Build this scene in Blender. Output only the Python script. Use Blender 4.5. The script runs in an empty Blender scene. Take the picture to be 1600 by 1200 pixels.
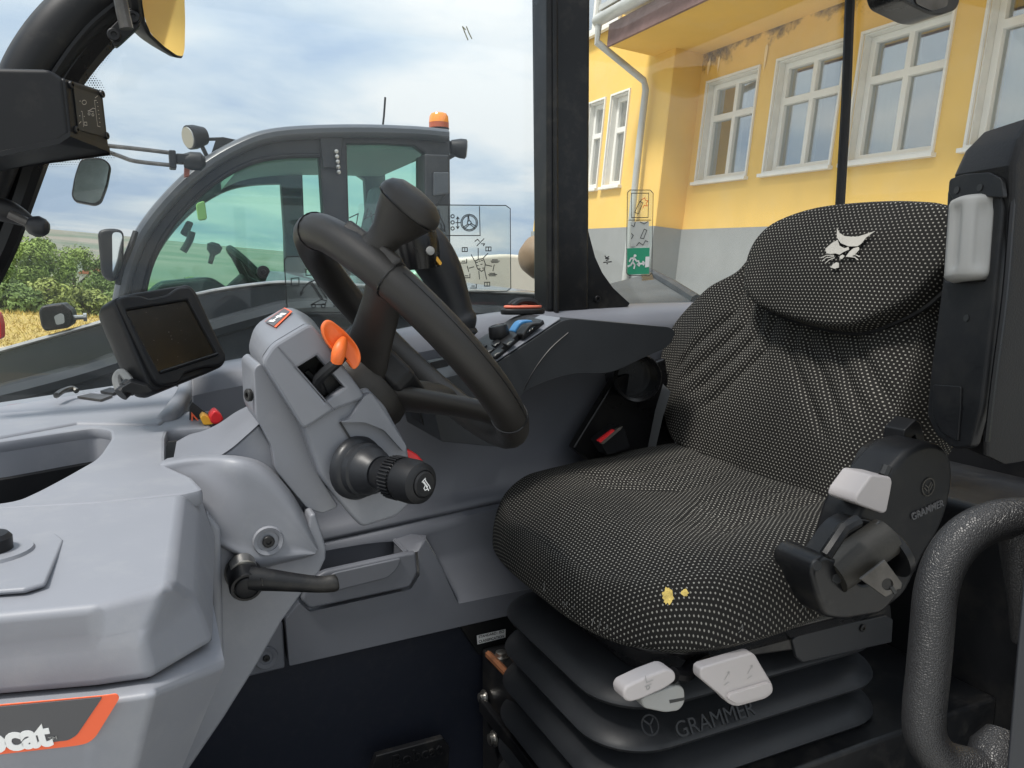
import bpy, bmesh, math, random
from mathutils import Vector, Matrix, noise as mnoise
from mathutils.geometry import tessellate_polygon
random.seed(7)
SC = bpy.context.scene
COL = SC.collection
V = Vector
# ------------------------------------------------------------------ camera
F_PX = 1202.0                     # focal length in pixels of a 1600 x 1200 frame
EYE = V((0, 0, 1.85))
YAW, PITCH, ROLL = math.radians(25), math.radians(-7.9), math.radians(5.3)
FW = V((math.sin(YAW)*math.cos(PITCH), math.cos(YAW)*math.cos(PITCH), math.sin(PITCH)))
RT = V((math.cos(YAW), -math.sin(YAW), 0))
UP = RT.cross(FW)
RT_W = RT*math.cos(ROLL) + UP*math.sin(ROLL)      # the yard slopes: the machines stand tilted against the level world
UP_W = UP*math.cos(ROLL) - RT*math.sin(ROLL)
KM = Matrix((RT, UP, -FW)).transposed()
WM = Matrix((RT_W, UP_W, -FW)).transposed()
CABM = WM @ KM.transposed()                       # cab frame (x aft, y across, z up, eye at 0) -> level world
cam = bpy.data.cameras.new('camera')
cam.sensor_fit = 'HORIZONTAL'; cam.sensor_width = 36; cam.lens = 36*F_PX/1600
cam.clip_start = 0.02; cam.clip_end = 12000
camo = bpy.data.objects.new('camera', cam); COL.objects.link(camo)
camo.matrix_world = Matrix.Translation(EYE) @ WM.to_4x4()
SC.camera = camo
SC.render.resolution_x, SC.render.resolution_y = 1024, 768
# ------------------------------------------------------------------ world: cloudy daylight
SUN_EL, SUN_AZ = math.radians(60), math.radians(262)
w = bpy.data.worlds.new('World'); SC.world = w; w.use_nodes = True
nt = w.node_tree; nt.nodes.clear()
def wn(t, **k):
    n = nt.nodes.new(t)
    for a, b in k.items(): setattr(n, a, b)
    return n
def wl(a, b): nt.links.new(a, b)
sky = wn('ShaderNodeTexSky', sky_type='NISHITA', sun_disc=False, sun_elevation=SUN_EL, sun_rotation=SUN_AZ, dust_density=2.0)
geo = wn('ShaderNodeTexCoord')
sep = wn('ShaderNodeSeparateXYZ'); wl(geo.outputs['Generated'], sep.inputs[0])
zz = wn('ShaderNodeMath', operation='ABSOLUTE'); wl(sep.outputs[2], zz.inputs[0])
za = wn('ShaderNodeMath', operation='ADD'); za.inputs[1].default_value = 0.16; wl(zz.outputs[0], za.inputs[0])
cx = wn('ShaderNodeMath', operation='DIVIDE'); wl(sep.outputs[0], cx.inputs[0]); wl(za.outputs[0], cx.inputs[1])
cy = wn('ShaderNodeMath', operation='DIVIDE'); wl(sep.outputs[1], cy.inputs[0]); wl(za.outputs[0], cy.inputs[1])
cmb = wn('ShaderNodeCombineXYZ'); wl(cx.outputs[0], cmb.inputs[0]); wl(cy.outputs[0], cmb.inputs[1])
mp = wn('ShaderNodeMapping'); mp.inputs['Location'].default_value = (1.7, 0.4, 0.3); mp.inputs['Rotation'].default_value = (0, 0, 0.5); mp.inputs['Scale'].default_value = (0.85, 1.0, 1); wl(cmb.outputs[0], mp.inputs[0])
n1 = wn('ShaderNodeTexNoise'); n1.inputs['Scale'].default_value = 1.05; n1.inputs['Detail'].default_value = 6; n1.inputs['Roughness'].default_value = 0.52; n1.inputs['Distortion'].default_value = 0.25
wl(mp.outputs[0], n1.inputs['Vector'])
r1 = wn('ShaderNodeValToRGB'); wl(n1.outputs[0], r1.inputs[0])
e = r1.color_ramp.elements
e[0].position = 0.38; e[0].color = (4.3, 5.5, 7.2, 1)
e[1].position = 0.62; e[1].color = (8.5, 8.75, 8.9, 1)
m = r1.color_ramp.elements.new(0.50); m.color = (6.3, 7.2, 8.1, 1)
mx = wn('ShaderNodeMixRGB'); mx.inputs[0].default_value = 0.93; wl(sky.outputs[0], mx.inputs[1]); wl(r1.outputs[0], mx.inputs[2])
gr1 = wn('ShaderNodeMath', operation='MULTIPLY_ADD'); gr1.inputs[1].default_value = 1.1; gr1.inputs[2].default_value = 0.82; wl(zz.outputs[0], gr1.inputs[0])   # overcast: brighter overhead
mg = wn('ShaderNodeVectorMath', operation='SCALE'); wl(mx.outputs[0], mg.inputs[0]); wl(gr1.outputs[0], mg.inputs['Scale'])
bg = wn('ShaderNodeBackground'); bg.inputs[1].default_value = 0.068; wl(mg.outputs[0], bg.inputs[0])
wo = wn('ShaderNodeOutputWorld'); wl(bg.outputs[0], wo.inputs[0])
sd = bpy.data.lights.new('sun', 'SUN'); sd.energy = 2.7; sd.angle = math.radians(11); sd.color = (1, 0.96, 0.9)
so = bpy.data.objects.new('sun', sd); COL.objects.link(so)
sdir = V((math.cos(SUN_EL)*math.sin(SUN_AZ), math.cos(SUN_EL)*math.cos(SUN_AZ), math.sin(SUN_EL)))
so.rotation_euler = sdir.to_track_quat('Z', 'Y').to_euler()
SC.view_settings.view_transform = 'Standard'; SC.view_settings.look = 'None'
SC.view_settings.exposure = 0.72; SC.view_settings.gamma = 1.0
SC.render.engine = 'CYCLES'
# ------------------------------------------------------------------ pixel -> point helpers (points are relative to the eye)
def ray(px, py, lv=False):
    r, u = (RT_W, UP_W) if lv else (RT, UP)
    return FW + r*((px-800)/F_PX) + u*((600-py)/F_PX)
def T(px, py, y): d = ray(px, py); return d*(y/d.y)
def Z(px, py, z): d = ray(px, py); return d*(z/d.z)
def X(px, py, x): d = ray(px, py); return d*(x/d.x)
def D(px, py, k): return ray(px, py)*k
def PL(px, py, o, n, lv=False):
    d = ray(px, py, lv); return d*(o.dot(n)/d.dot(n))
def proj(p):
    k = p.dot(FW); return (800+F_PX*p.dot(RT)/k, 600-F_PX*p.dot(UP)/k)
# ------------------------------------------------------------------ mesh helpers: all return (verts, faces)
def join(*gs):
    vs, fs = [], []
    for g in gs:
        o = len(vs); vs += list(g[0]); fs += [tuple(i+o for i in f) for f in g[1]]
    return vs, fs
def prism(poly, vec):
    n = len(poly); vs = [V(p) for p in poly] + [V(p)+vec for p in poly]
    fs = [tuple(range(n-1, -1, -1)), tuple(range(n, 2*n))]
    fs += [(i, (i+1) % n, n+(i+1) % n, n+i) for i in range(n)]
    return vs, fs
def loft(loops, cap=True, closed=True):
    n = len(loops[0]); vs = [V(p) for l in loops for p in l]; fs = []
    for k in range(len(loops)-1):
        for i in range(n if closed else n-1):
            j = (i+1) % n
            fs.append((k*n+i, k*n+j, (k+1)*n+j, (k+1)*n+i))
    if cap and closed:
        fs.append(tuple(range(n-1, -1, -1))); fs.append(tuple((len(loops)-1)*n+i for i in range(n)))
    return vs, fs
def box(c, hx, hy, hz):
    hx, hy, hz = V(hx), V(hy), V(hz); c = V(c)
    l = [c-hx-hy, c+hx-hy, c+hx+hy, c-hx+hy]
    return prism([p-hz for p in l], hz*2)
def abox(x0, x1, y0, y1, z0, z1):
    return box(((x0+x1)/2, (y0+y1)/2, (z0+z1)/2), ((x1-x0)/2, 0, 0), (0, (y1-y0)/2, 0), (0, 0, (z1-z0)/2))
def crom(pts, k=6, closed=False):
    pts = [V(p) for p in pts]; n = len(pts); out = []
    for i in range(n if closed else n-1):
        if closed: a, b, c, d = pts[i-1], pts[i], pts[(i+1) % n], pts[(i+2) % n]
        else: a, b, c, d = pts[max(i-1, 0)], pts[i], pts[i+1], pts[min(i+2, n-1)]
        for j in range(k):
            t = j/k; t2, t3 = t*t, t*t*t
            out.append(0.5*((2*b)+(c-a)*t+(2*a-5*b+4*c-d)*t2+(3*b-a-3*c+d)*t3))
    if not closed: out.append(pts[-1])
    return out
def crom1(vals, k=6): return [p.x for p in crom([V((v, 0, 0)) for v in vals], k)]
def tube(pts, r, n=14, cap=True, sy=1.0, up=None):
    pts = [V(p) for p in pts]; m = len(pts)
    rs = r if isinstance(r, (list, tuple)) else [r]*m
    t0 = (pts[1]-pts[0]).normalized()
    u = V(up) if up is not None else (V((0, 0, 1)) if abs(t0.z) < 0.9 else V((1, 0, 0)))
    loops = []
    for i in range(m):
        t = (pts[min(i+1, m-1)]-pts[max(i-1, 0)]).normalized()
        u = (u - t*u.dot(t)).normalized(); s = t.cross(u)
        loops.append([pts[i]+(u*math.cos(2*math.pi*k/n)+s*math.sin(2*math.pi*k/n)*sy)*rs[i] for k in range(n)])
    return loft(loops, cap)
def basis(ax):
    ax = V(ax).normalized(); a = V((0, 0, 1)) if abs(ax.z) < 0.9 else V((1, 0, 0))
    u = ax.cross(a).normalized(); return u, ax.cross(u).normalized()
def lathe(o, ax, prof, n=28, u=None, cap=True):
    ax = V(ax).normalized(); a, b = basis(ax); o = V(o)
    if u is not None:
        a = V(u); a = (a-ax*a.dot(ax)).normalized(); b = ax.cross(a)
    return loft([[o+ax*h+(a*math.cos(2*math.pi*k/n)+b*math.sin(2*math.pi*k/n))*max(r, 1e-5) for k in range(n)] for h, r in prof], cap)
def rrect(w, h, r, k=5):
    out = []
    for cx_, cy_, a0 in ((w/2-r, h/2-r, 0), (-w/2+r, h/2-r, 90), (-w/2+r, -h/2+r, 180), (w/2-r, -h/2+r, 270)):
        for i in range(k+1):
            a = math.radians(a0+90*i/k); out.append((cx_+r*math.cos(a), cy_+r*math.sin(a)))
    return out
def roundpoly(pts, r, k=4):
    """2D polygon with rounded corners"""
    out = []; n = len(pts); P = [V((p[0], p[1], 0)) for p in pts]
    rr = r if isinstance(r, (list, tuple)) else [r]*n
    for i in range(n):
        a, b, c = P[i-1], P[i], P[(i+1) % n]
        u, v = (a-b), (c-b); d = min(rr[i], u.length*0.48, v.length*0.48)
        p, q = b+u.normalized()*d, b+v.normalized()*d
        for j in range(k+1):
            t = j/k; s = p*(1-t)**2+b*2*t*(1-t)+q*t*t; out.append((s.x, s.y))
    return out
def place(pts2, o, ux, uy): return [V(o)+V(ux)*p[0]+V(uy)*p[1] for p in pts2]
def plate(outer, holes, o, ux, uy, th, bev=0.0):
    """flat sheet with openings, centred on its plane"""
    cu = bpy.data.curves.new('tmp', 'CURVE'); cu.dimensions = '2D'; cu.fill_mode = 'BOTH'
    cu.extrude = max(th/2-bev, 0); cu.bevel_depth = bev; cu.bevel_resolution = 1; cu.offset = -bev
    for lp in [outer]+list(holes):
        s = cu.splines.new('POLY'); s.points.add(len(lp)-1); s.use_cyclic_u = True
        for p, q in zip(s.points, lp): p.co = (q[0], q[1], 0, 1)
    return curve_geo(cu, o, ux, uy)
def curve_geo(cu, o, ux, uy):
    ob = bpy.data.objects.new('tmp', cu); COL.objects.link(ob)
    dg = bpy.context.evaluated_depsgraph_get(); dg.update()
    me = bpy.data.meshes.new_from_object(ob.evaluated_get(dg))
    ux, uy, o = V(ux), V(uy), V(o); n = ux.cross(uy).normalized()
    vs = [o+ux*v.co.x+uy*v.co.y+n*v.co.z for v in me.vertices]; fs = [tuple(p.vertices) for p in me.polygons]
    bpy.data.objects.remove(ob); bpy.data.meshes.remove(me); bpy.data.curves.remove(cu)
    return vs, fs
def text_geo(s, size, o, ux, uy, th=0.0006, bold=0.0, align='CENTER', shear=0, space=1.0):
    cu = bpy.data.curves.new('tmp', 'FONT'); cu.body = s; cu.size = size; cu.extrude = th/2; cu.offset = bold
    cu.align_x = align; cu.align_y = 'CENTER'; cu.shear = shear; cu.space_character = space; cu.resolution_u = 4
    return curve_geo(cu, o, ux, uy)
def strokes(lines, wd, o, ux, uy, lift=0.0):
    """thin flat printed lines on a plane"""
    ux, uy, o = V(ux), V(uy), V(o); n = ux.cross(uy).normalized(); gs = []
    for ln in lines:
        for a, b in zip(ln[:-1], ln[1:]):
            d = V((b[0]-a[0], b[1]-a[1], 0))
            if d.length < 1e-7: continue
            d.normalize(); s = V((-d.y, d.x, 0))*wd/2; e_ = d*wd*0.45
            q = [V((a[0], a[1], 0))-e_+s, V((b[0], b[1], 0))+e_+s, V((b[0], b[1], 0))+e_-s, V((a[0], a[1], 0))-e_-s]
            gs.append(([o+ux*p.x+uy*p.y+n*lift for p in q], [(0, 3, 2, 1)]))
    return join(*gs)
def circ(x, y, r, k=20, a0=0, a1=360): return [(x+r*math.cos(math.radians(a0+(a1-a0)*i/k)), y+r*math.sin(math.radians(a0+(a1-a0)*i/k))) for i in range(k+1)]
# ------------------------------------------------------------------ objects
def wpt(p, lv): return EYE + (V(p) if lv else CABM @ V(p))
def set_smooth(me, ang=35):
    for p in me.polygons: p.use_smooth = True
    try: me.set_sharp_from_angle(angle=math.radians(ang))
    except Exception: pass
def tag(o, label=None, cat=None, group=None, kind=None):
    if label: o['label'] = label
    if cat: o['category'] = cat
    if group: o['group'] = group
    if kind: o['kind'] = kind
    return o
def thing(name, base, label, cat, group=None, lv=False):
    o = bpy.data.objects.new(name, None); COL.objects.link(o); o.empty_display_size = 0.05
    o.location = wpt(base, lv); return tag(o, label, cat, group)
def origin_of(o):
    l = V((0, 0, 0))
    while o is not None: l += V(o.location); o = o.parent
    return l
def mk(name, geo, mat, parent=None, bevel=0.0, seg=3, sub=0, smooth=True, lv=False, ang=35, uv=None, bang=30, vsub=False):
    vs = [wpt(p, lv) for p in geo[0]]
    if parent is not None: off = origin_of(parent)
    else:
        lo = [min(v[i] for v in vs) for i in range(3)]; hi = [max(v[i] for v in vs) for i in range(3)]
        off = V(((lo[0]+hi[0])/2, (lo[1]+hi[1])/2, lo[2]))
    me = bpy.data.meshes.new(name); me.from_pydata([v-off for v in vs], [], geo[1])
    if uv is not None:
        ul = me.uv_layers.new(name='UVMap')
        for lp in me.loops: ul.data[lp.index].uv = uv[lp.vertex_index]
    bm = bmesh.new(); bm.from_mesh(me)
    if uv is None: bmesh.ops.recalc_face_normals(bm, faces=bm.faces)
    bm.to_mesh(me); bm.free(); me.update()
    if smooth: set_smooth(me, ang)
    me.materials.append(mat)
    o = bpy.data.objects.new(name, me); COL.objects.link(o)
    if parent is not None: o.parent = parent
    else: o.location = off
    if sub:
        s = o.modifiers.new('s', 'SUBSURF'); s.levels = s.render_levels = sub
    if bevel > 0:
        b = o.modifiers.new('b', 'BEVEL'); b.width = bevel; b.segments = seg; b.limit_method = 'ANGLE'; b.angle_limit = math.radians(bang); b.harden_normals = False
        b.use_clamp_overlap = True
        for p in me.polygons: p.use_smooth = True
        try:
            wnm = o.modifiers.new('w', 'WEIGHTED_NORMAL'); wnm.keep_sharp = False; wnm.weight = 60
            if any(e_.use_edge_sharp for e_ in me.edges):
                at = me.attributes.get('sharp_edge')
                if at: me.attributes.remove(at)
        except Exception: pass
    return o
def struct(o): o['kind'] = 'structure'; return o
# ------------------------------------------------------------------ materials
MATS = {}
def mat(name, col, rough=0.5, metal=0.0, spec=0.5, bump=None, var=0.0, vscale=6.0, dirt=None, dscale=9.0, dcol=(0.3, 0.27, 0.22), coat=0.0, emit=None, rvar=0.0, sheen=0.0):
    """bump = (kind, scale, strength, distance)"""
    m_ = bpy.data.materials.new(name); m_.use_nodes = True; t = m_.node_tree; N = t.nodes; L = t.links
    b = N['Principled BSDF']; b.inputs['Base Color'].default_value = (*col, 1); b.inputs['Roughness'].default_value = rough
    b.inputs['Metallic'].default_value = metal; b.inputs['Specular IOR Level'].default_value = spec
    if coat: b.inputs['Coat Weight'].default_value = coat; b.inputs['Coat Roughness'].default_value = 0.1
    if sheen: b.inputs['Sheen Weight'].default_value = sheen
    if emit: b.inputs['Emission Color'].default_value = (*emit[0], 1); b.inputs['Emission Strength'].default_value = emit[1]
    tc = N.new('ShaderNodeTexCoord'); co = tc.outputs['Object']; out = None
    if var:
        n = N.new('ShaderNodeTexNoise'); n.inputs['Scale'].default_value = vscale; n.inputs['Detail'].default_value = 6; n.inputs['Roughness'].default_value = 0.6; L.new(co, n.inputs['Vector'])
        mr = N.new('ShaderNodeMapRange'); mr.inputs[1].default_value = 0.3; mr.inputs[2].default_value = 0.7; mr.inputs[3].default_value = 1-var; mr.inputs[4].default_value = 1+var; L.new(n.outputs[0], mr.inputs[0])
        mm = N.new('ShaderNodeMixRGB'); mm.blend_type = 'MULTIPLY'; mm.inputs[0].default_value = 1; mm.inputs[1].default_value = (*col, 1); L.new(mr.outputs[0], mm.inputs[2])
        out = mm.outputs[0]
        if rvar:
            rr = N.new('ShaderNodeMapRange'); rr.inputs[1].default_value = 0.3; rr.inputs[2].default_value = 0.7; rr.inputs[3].default_value = rough-rvar; rr.inputs[4].default_value = rough+rvar; L.new(n.outputs[0], rr.inputs[0]); L.new(rr.outputs[0], b.inputs['Roughness'])
    if dirt:
        n = N.new('ShaderNodeTexNoise'); n.inputs['Scale'].default_value = dscale; n.inputs['Detail'].default_value = 9; n.inputs['Roughness'].default_value = 0.7; L.new(co, n.inputs['Vector'])
        rp = N.new('ShaderNodeMapRange'); rp.inputs[1].default_value = 0.5; rp.inputs[2].default_value = 0.8; rp.inputs[3].default_value = 0; rp.inputs[4].default_value = dirt; L.new(n.outputs[0], rp.inputs[0])
        mm = N.new('ShaderNodeMixRGB'); mm.inputs[1].default_value = (*col, 1); mm.inputs[2].default_value = (*dcol, 1); L.new(rp.outputs[0], mm.inputs[0])
        if out: L.new(out, mm.inputs[1])
        out = mm.outputs[0]
    if out: L.new(out, b.inputs['Base Color'])
    if bump:
        kind, sc_, st, di = bump
        if kind == 'noise':
            n = N.new('ShaderNodeTexNoise'); n.inputs['Scale'].default_value = sc_; n.inputs['Detail'].default_value = 3; o_ = n.outputs[0]
        elif kind == 'leather':
            n = N.new('ShaderNodeTexVoronoi'); n.feature = 'DISTANCE_TO_EDGE'; n.inputs['Scale'].default_value = sc_; n.inputs['Randomness'].default_value = 1
            q = N.new('ShaderNodeMapRange'); q.inputs[1].default_value = 0; q.inputs[2].default_value = 0.18; L.new(n.outputs[0], q.inputs[0]); o_ = q.outputs[0]
        else:
            n = N.new('ShaderNodeTexVoronoi'); n.inputs['Scale'].default_value = sc_; o_ = n.outputs[0]
        L.new(co, n.inputs['Vector'])
        bp = N.new('ShaderNodeBump'); bp.inputs['Strength'].default_value = st; bp.inputs['Distance'].default_value = di
        L.new(o_, bp.inputs['Height']); L.new(bp.outputs[0], b.inputs['Normal'])
    MATS[name] = m_; return m_
def glass_mat(name, tint=(1, 1, 1), refl=1.0, rough=0.0, dirt=0.0, dcol=(0.8, 0.82, 0.8), dscale=14.0, lo=0.52, hi=0.75):
    """thin pane: clear with Fresnel reflection and a film of dust"""
    m_ = bpy.data.materials.new(name); m_.use_nodes = True; t = m_.node_tree; N = t.nodes; L = t.links; N.clear()
    o = N.new('ShaderNodeOutputMaterial'); tr = N.new('ShaderNodeBsdfTransparent'); tr.inputs[0].default_value = (*tint, 1)
    gl = N.new('ShaderNodeBsdfGlossy'); gl.inputs['Roughness'].default_value = rough
    lw_ = N.new('ShaderNodeLayerWeight'); lw_.inputs[0].default_value = 0.5
    pw5 = N.new('ShaderNodeMath'); pw5.operation = 'POWER'; pw5.inputs[1].default_value = 5; L.new(lw_.outputs['Facing'], pw5.inputs[0])
    fr = N.new('ShaderNodeMath'); fr.operation = 'MULTIPLY_ADD'; fr.inputs[1].default_value = 0.96; fr.inputs[2].default_value = 0.04; L.new(pw5.outputs[0], fr.inputs[0])
    ml = N.new('ShaderNodeMath'); ml.operation = 'MULTIPLY'; ml.inputs[1].default_value = refl; L.new(fr.outputs[0], ml.inputs[0])
    mxs = N.new('ShaderNodeMixShader'); L.new(ml.outputs[0], mxs.inputs[0]); L.new(tr.outputs[0], mxs.inputs[1]); L.new(gl.outputs[0], mxs.inputs[2])
    res = mxs.outputs[0]
    if dirt:
        tc = N.new('ShaderNodeTexCoord'); n = N.new('ShaderNodeTexNoise'); n.inputs['Scale'].default_value = dscale; n.inputs['Detail'].default_value = 8; n.inputs['Roughness'].default_value = 0.65; L.new(tc.outputs['Object'], n.inputs['Vector'])
        rp = N.new('ShaderNodeMapRange'); rp.inputs[1].default_value = lo; rp.inputs[2].default_value = hi; rp.inputs[3].default_value = 0.01; rp.inputs[4].default_value = dirt; L.new(n.outputs[0], rp.inputs[0])
        df = N.new('ShaderNodeBsdfDiffuse'); df.inputs[0].default_value = (*dcol, 1)
        m2 = N.new('ShaderNodeMixShader'); L.new(rp.outputs[0], m2.inputs[0]); L.new(res, m2.inputs[1]); L.new(df.outputs[0], m2.inputs[2]); res = m2.outputs[0]
    L.new(res, o.inputs[0]); MATS[name] = m_; return m_
GREY = mat('grey_plastic', (0.192, 0.200, 0.223), 0.5, bump=('vor', 900, 0.08, 0.0003), var=0.05, vscale=5, dirt=0.24, dscale=16, dcol=(0.36, 0.36, 0.35), rvar=0.08)
GREYS = mat('grey_plastic_smooth', (0.172, 0.180, 0.202), 0.42, bump=('noise', 600, 0.08, 0.0003), var=0.06, vscale=5, dirt=0.22, dscale=8, dcol=(0.40, 0.40, 0.39), rvar=0.08)
GREYD = mat('dark_grey_plastic', (0.128, 0.135, 0.156), 0.5, bump=('vor', 900, 0.12, 0.0004), var=0.08, vscale=5, rvar=0.08)
NAVY = mat('navy_panel', (0.0135, 0.0165, 0.027), 0.5, spec=0.3, bump=('noise', 500, 0.1, 0.0003), var=0.08, vscale=4, dirt=0.03, dscale=60)
BLACK = mat('black_plastic', (0.0085, 0.009, 0.0105), 0.46, spec=0.3, bump=('noise', 700, 0.15, 0.0003), var=0.15, vscale=8, dirt=0.06, dscale=14, rvar=0.1)
BLACKG = mat('black_gloss', (0.006, 0.006, 0.007), 0.28, spec=0.4, var=0.2, dirt=0.04, rvar=0.08)
BLACKM = mat('black_painted_steel', (0.0078, 0.0082, 0.0095), 0.38, spec=0.32, bump=('noise', 300, 0.06, 0.0004), var=0.2, dirt=0.10, dscale=20, rvar=0.08)
RUBBER = mat('black_rubber', (0.0195, 0.021, 0.024), 0.42, spec=0.32, bump=('noise', 500, 0.08, 0.0003), var=0.15, vscale=7, dirt=0.10, dscale=12, dcol=(0.14, 0.14, 0.13), rvar=0.1)
LEATHER = mat('wheel_leather', (0.0175, 0.016, 0.0145), 0.44, spec=0.42, bump=('leather', 620, 0.22, 0.0005), var=0.15, vscale=10, rvar=0.08)
GRIP = mat('handle_grip', (0.016, 0.016, 0.017), 0.42, bump=('leather', 480, 0.5, 0.0007), var=0.1)
PALE = mat('pale_lever_plastic', (0.42, 0.39, 0.385), 0.5, bump=('noise', 300, 0.06, 0.0004), var=0.05, dirt=0.22, dscale=25, dcol=(0.42, 0.37, 0.33))
LGREY = mat('light_grey_plastic', (0.29, 0.29, 0.28), 0.55, var=0.06, dirt=0.4, dscale=30, dcol=(0.30, 0.28, 0.25))
ORANGE = mat('orange_plastic', (0.80, 0.155, 0.028), 0.45, var=0.05, bump=('noise', 300, 0.06, 0.0003))
ORANGEP = mat('orange_print', (0.82, 0.13, 0.045), 0.5)
RED = mat('red_plastic', (0.70, 0.02, 0.025), 0.38)
YELLOWP = mat('yellow_plastic', (0.75, 0.38, 0.03), 0.45)
WHITEP = mat('white_print', (0.80, 0.80, 0.79), 0.5)
SILVER = mat('silver_print', (0.43, 0.41, 0.37), 0.5, var=0.06, vscale=60)
DARKP = mat('dark_print', (0.018, 0.019, 0.02), 0.5)
GREYP = mat('charcoal_print', (0.075, 0.075, 0.08), 0.45)
STEEL = mat('bright_steel', (0.45, 0.44, 0.42), 0.35, 1.0, var=0.15, vscale=30, rvar=0.1)
DSTEEL = mat('dark_steel', (0.10, 0.095, 0.09), 0.4, 0.8, var=0.3, vscale=30, dirt=0.2, dscale=40)
RUST = mat('rust', (0.20, 0.075, 0.03), 0.8, var=0.4, vscale=40, bump=('noise', 300, 0.4, 0.001))
BLUEP = mat('blue_plastic', (0.05, 0.20, 0.42), 0.35)
# ================================================================== OUTSIDE, level world
def lvdir(px, py): return ray(px, py, True)
def WZ(px, py, z): d = lvdir(px, py); return d*(z/d.z)
def WR(px, py, rng):                                    # at a horizontal range
    d = lvdir(px, py); return d*(rng/math.hypot(d.x, d.y))
GZ = -EYE.z
HPROF = [(0, 0), (20.5, 0), (23, -0.25), (34, -2.3), (60, -3.6), (140, -6.5), (400, -14), (900, -5), (1500, 7), (2600, 15), (7000, 8)]
def hgt(r, a):
    for (r0, h0), (r1, h1) in zip(HPROF[:-1], HPROF[1:]):
        if r <= r1: t = (r-r0)/(r1-r0); t = t*t*(3-2*t); h = h0+(h1-h0)*t; break
    else: h = HPROF[-1][1]
    if r > 25:
        x, y = r*math.sin(a), r*math.cos(a); k = min(1, (r-25)/200)
        h += k*(mnoise.noise(V((x/260, y/260, 3.1)))*2.2 + mnoise.noise(V((x/900, y/900, 1.3)))*6*min(1, r/1200))
    return h
rings = [0.01, 4, 8, 12, 14.3, 16, 18, 19.5, 20.5, 21.5, 23, 26, 30, 36, 44, 55, 70, 90, 120, 160, 220, 300, 400, 520, 680, 850, 1050, 1250, 1450, 1700, 2000, 2400, 2900, 3600, 5000, 7000]
NA = 140
gv = [V((r*math.sin(2*math.pi*k/NA), r*math.cos(2*math.pi*k/NA), GZ+hgt(r, 2*math.pi*k/NA))) for r in rings for k in range(NA)]
gf = [(i*NA+k, i*NA+(k+1) % NA, (i+1)*NA+(k+1) % NA, (i+1)*NA+k) for i in range(len(rings)-1) for k in range(NA)]
def ground_mat():
    m_ = bpy.data.materials.new('ground'); m_.use_nodes = True; t = m_.node_tree; N = t.nodes; L = t.links; b = N['Principled BSDF']; b.inputs['Roughness'].default_value = 0.95
    tc = N.new('ShaderNodeTexCoord'); ln = N.new('ShaderNodeVectorMath'); ln.operation = 'LENGTH'
    fl = N.new('ShaderNodeVectorMath'); fl.operation = 'MULTIPLY'; fl.inputs[1].default_value = (1, 1, 0); L.new(tc.outputs['Object'], fl.inputs[0]); L.new(fl.outputs[0], ln.inputs[0])
    ns = N.new('ShaderNodeTexNoise'); ns.inputs['Scale'].default_value = 0.5; ns.inputs['Detail'].default_value = 6; L.new(tc.outputs['Object'], ns.inputs['Vector'])
    w1 = N.new('ShaderNodeMath'); w1.operation = 'MULTIPLY_ADD'; w1.inputs[1].default_value = 1.6; w1.inputs[2].default_value = -0.8; L.new(ns.outputs[0], w1.inputs[0])
    rr = N.new('ShaderNodeMath'); rr.operation = 'ADD'; L.new(ln.outputs['Value'], rr.inputs[0]); L.new(w1.outputs[0], rr.inputs[1])
    def noise_ramp(sc_, a, b_, st=(0.4, 0.6)):
        n = N.new('ShaderNodeTexNoise'); n.inputs['Scale'].default_value = sc_; n.inputs['Detail'].default_value = 7; L.new(tc.outputs['Object'], n.inputs['Vector'])
        q = N.new('ShaderNodeValToRGB'); q.color_ramp.elements[0].position = st[0]; q.color_ramp.elements[0].color = (*a, 1); q.color_ramp.elements[1].position = st[1]; q.color_ramp.elements[1].color = (*b_, 1); L.new(n.outputs[0], q.inputs[0]); return q.outputs[0]
    yard = noise_ramp(3, (0.40, 0.39, 0.37), (0.52, 0.51, 0.48)); dry = noise_ramp(2.5, (0.34, 0.25, 0.07), (0.42, 0.30, 0.10))
    meadow = noise_ramp(0.05, (0.09, 0.12, 0.035), (0.16, 0.165, 0.06)); far = noise_ramp(0.006, (0.10, 0.125, 0.085), (0.20, 0.175, 0.14), (0.40, 0.62))
    cur = yard
    for thr, wd, nxt in ((14.3, 0.5, dry), (24, 3, meadow), (300, 150, far)):
        q = N.new('ShaderNodeMapRange'); q.inputs[1].default_value = thr-wd; q.inputs[2].default_value = thr+wd; L.new(rr.outputs[0], q.inputs[0])
        mm = N.new('ShaderNodeMixRGB'); L.new(q.outputs[0], mm.inputs[0]); L.new(cur, mm.inputs[1]); L.new(nxt, mm.inputs[2]); cur = mm.outputs[0]
    L.new(cur, b.inputs['Base Color']); return m_
g = mk('ground', (gv, gf), ground_mat(), lv=True, smooth=True, ang=80); struct(g)
g.data.transform(Matrix.Translation(V(g.location)-V((0, 0, 0)))); g.location = (0, 0, 0)

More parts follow.
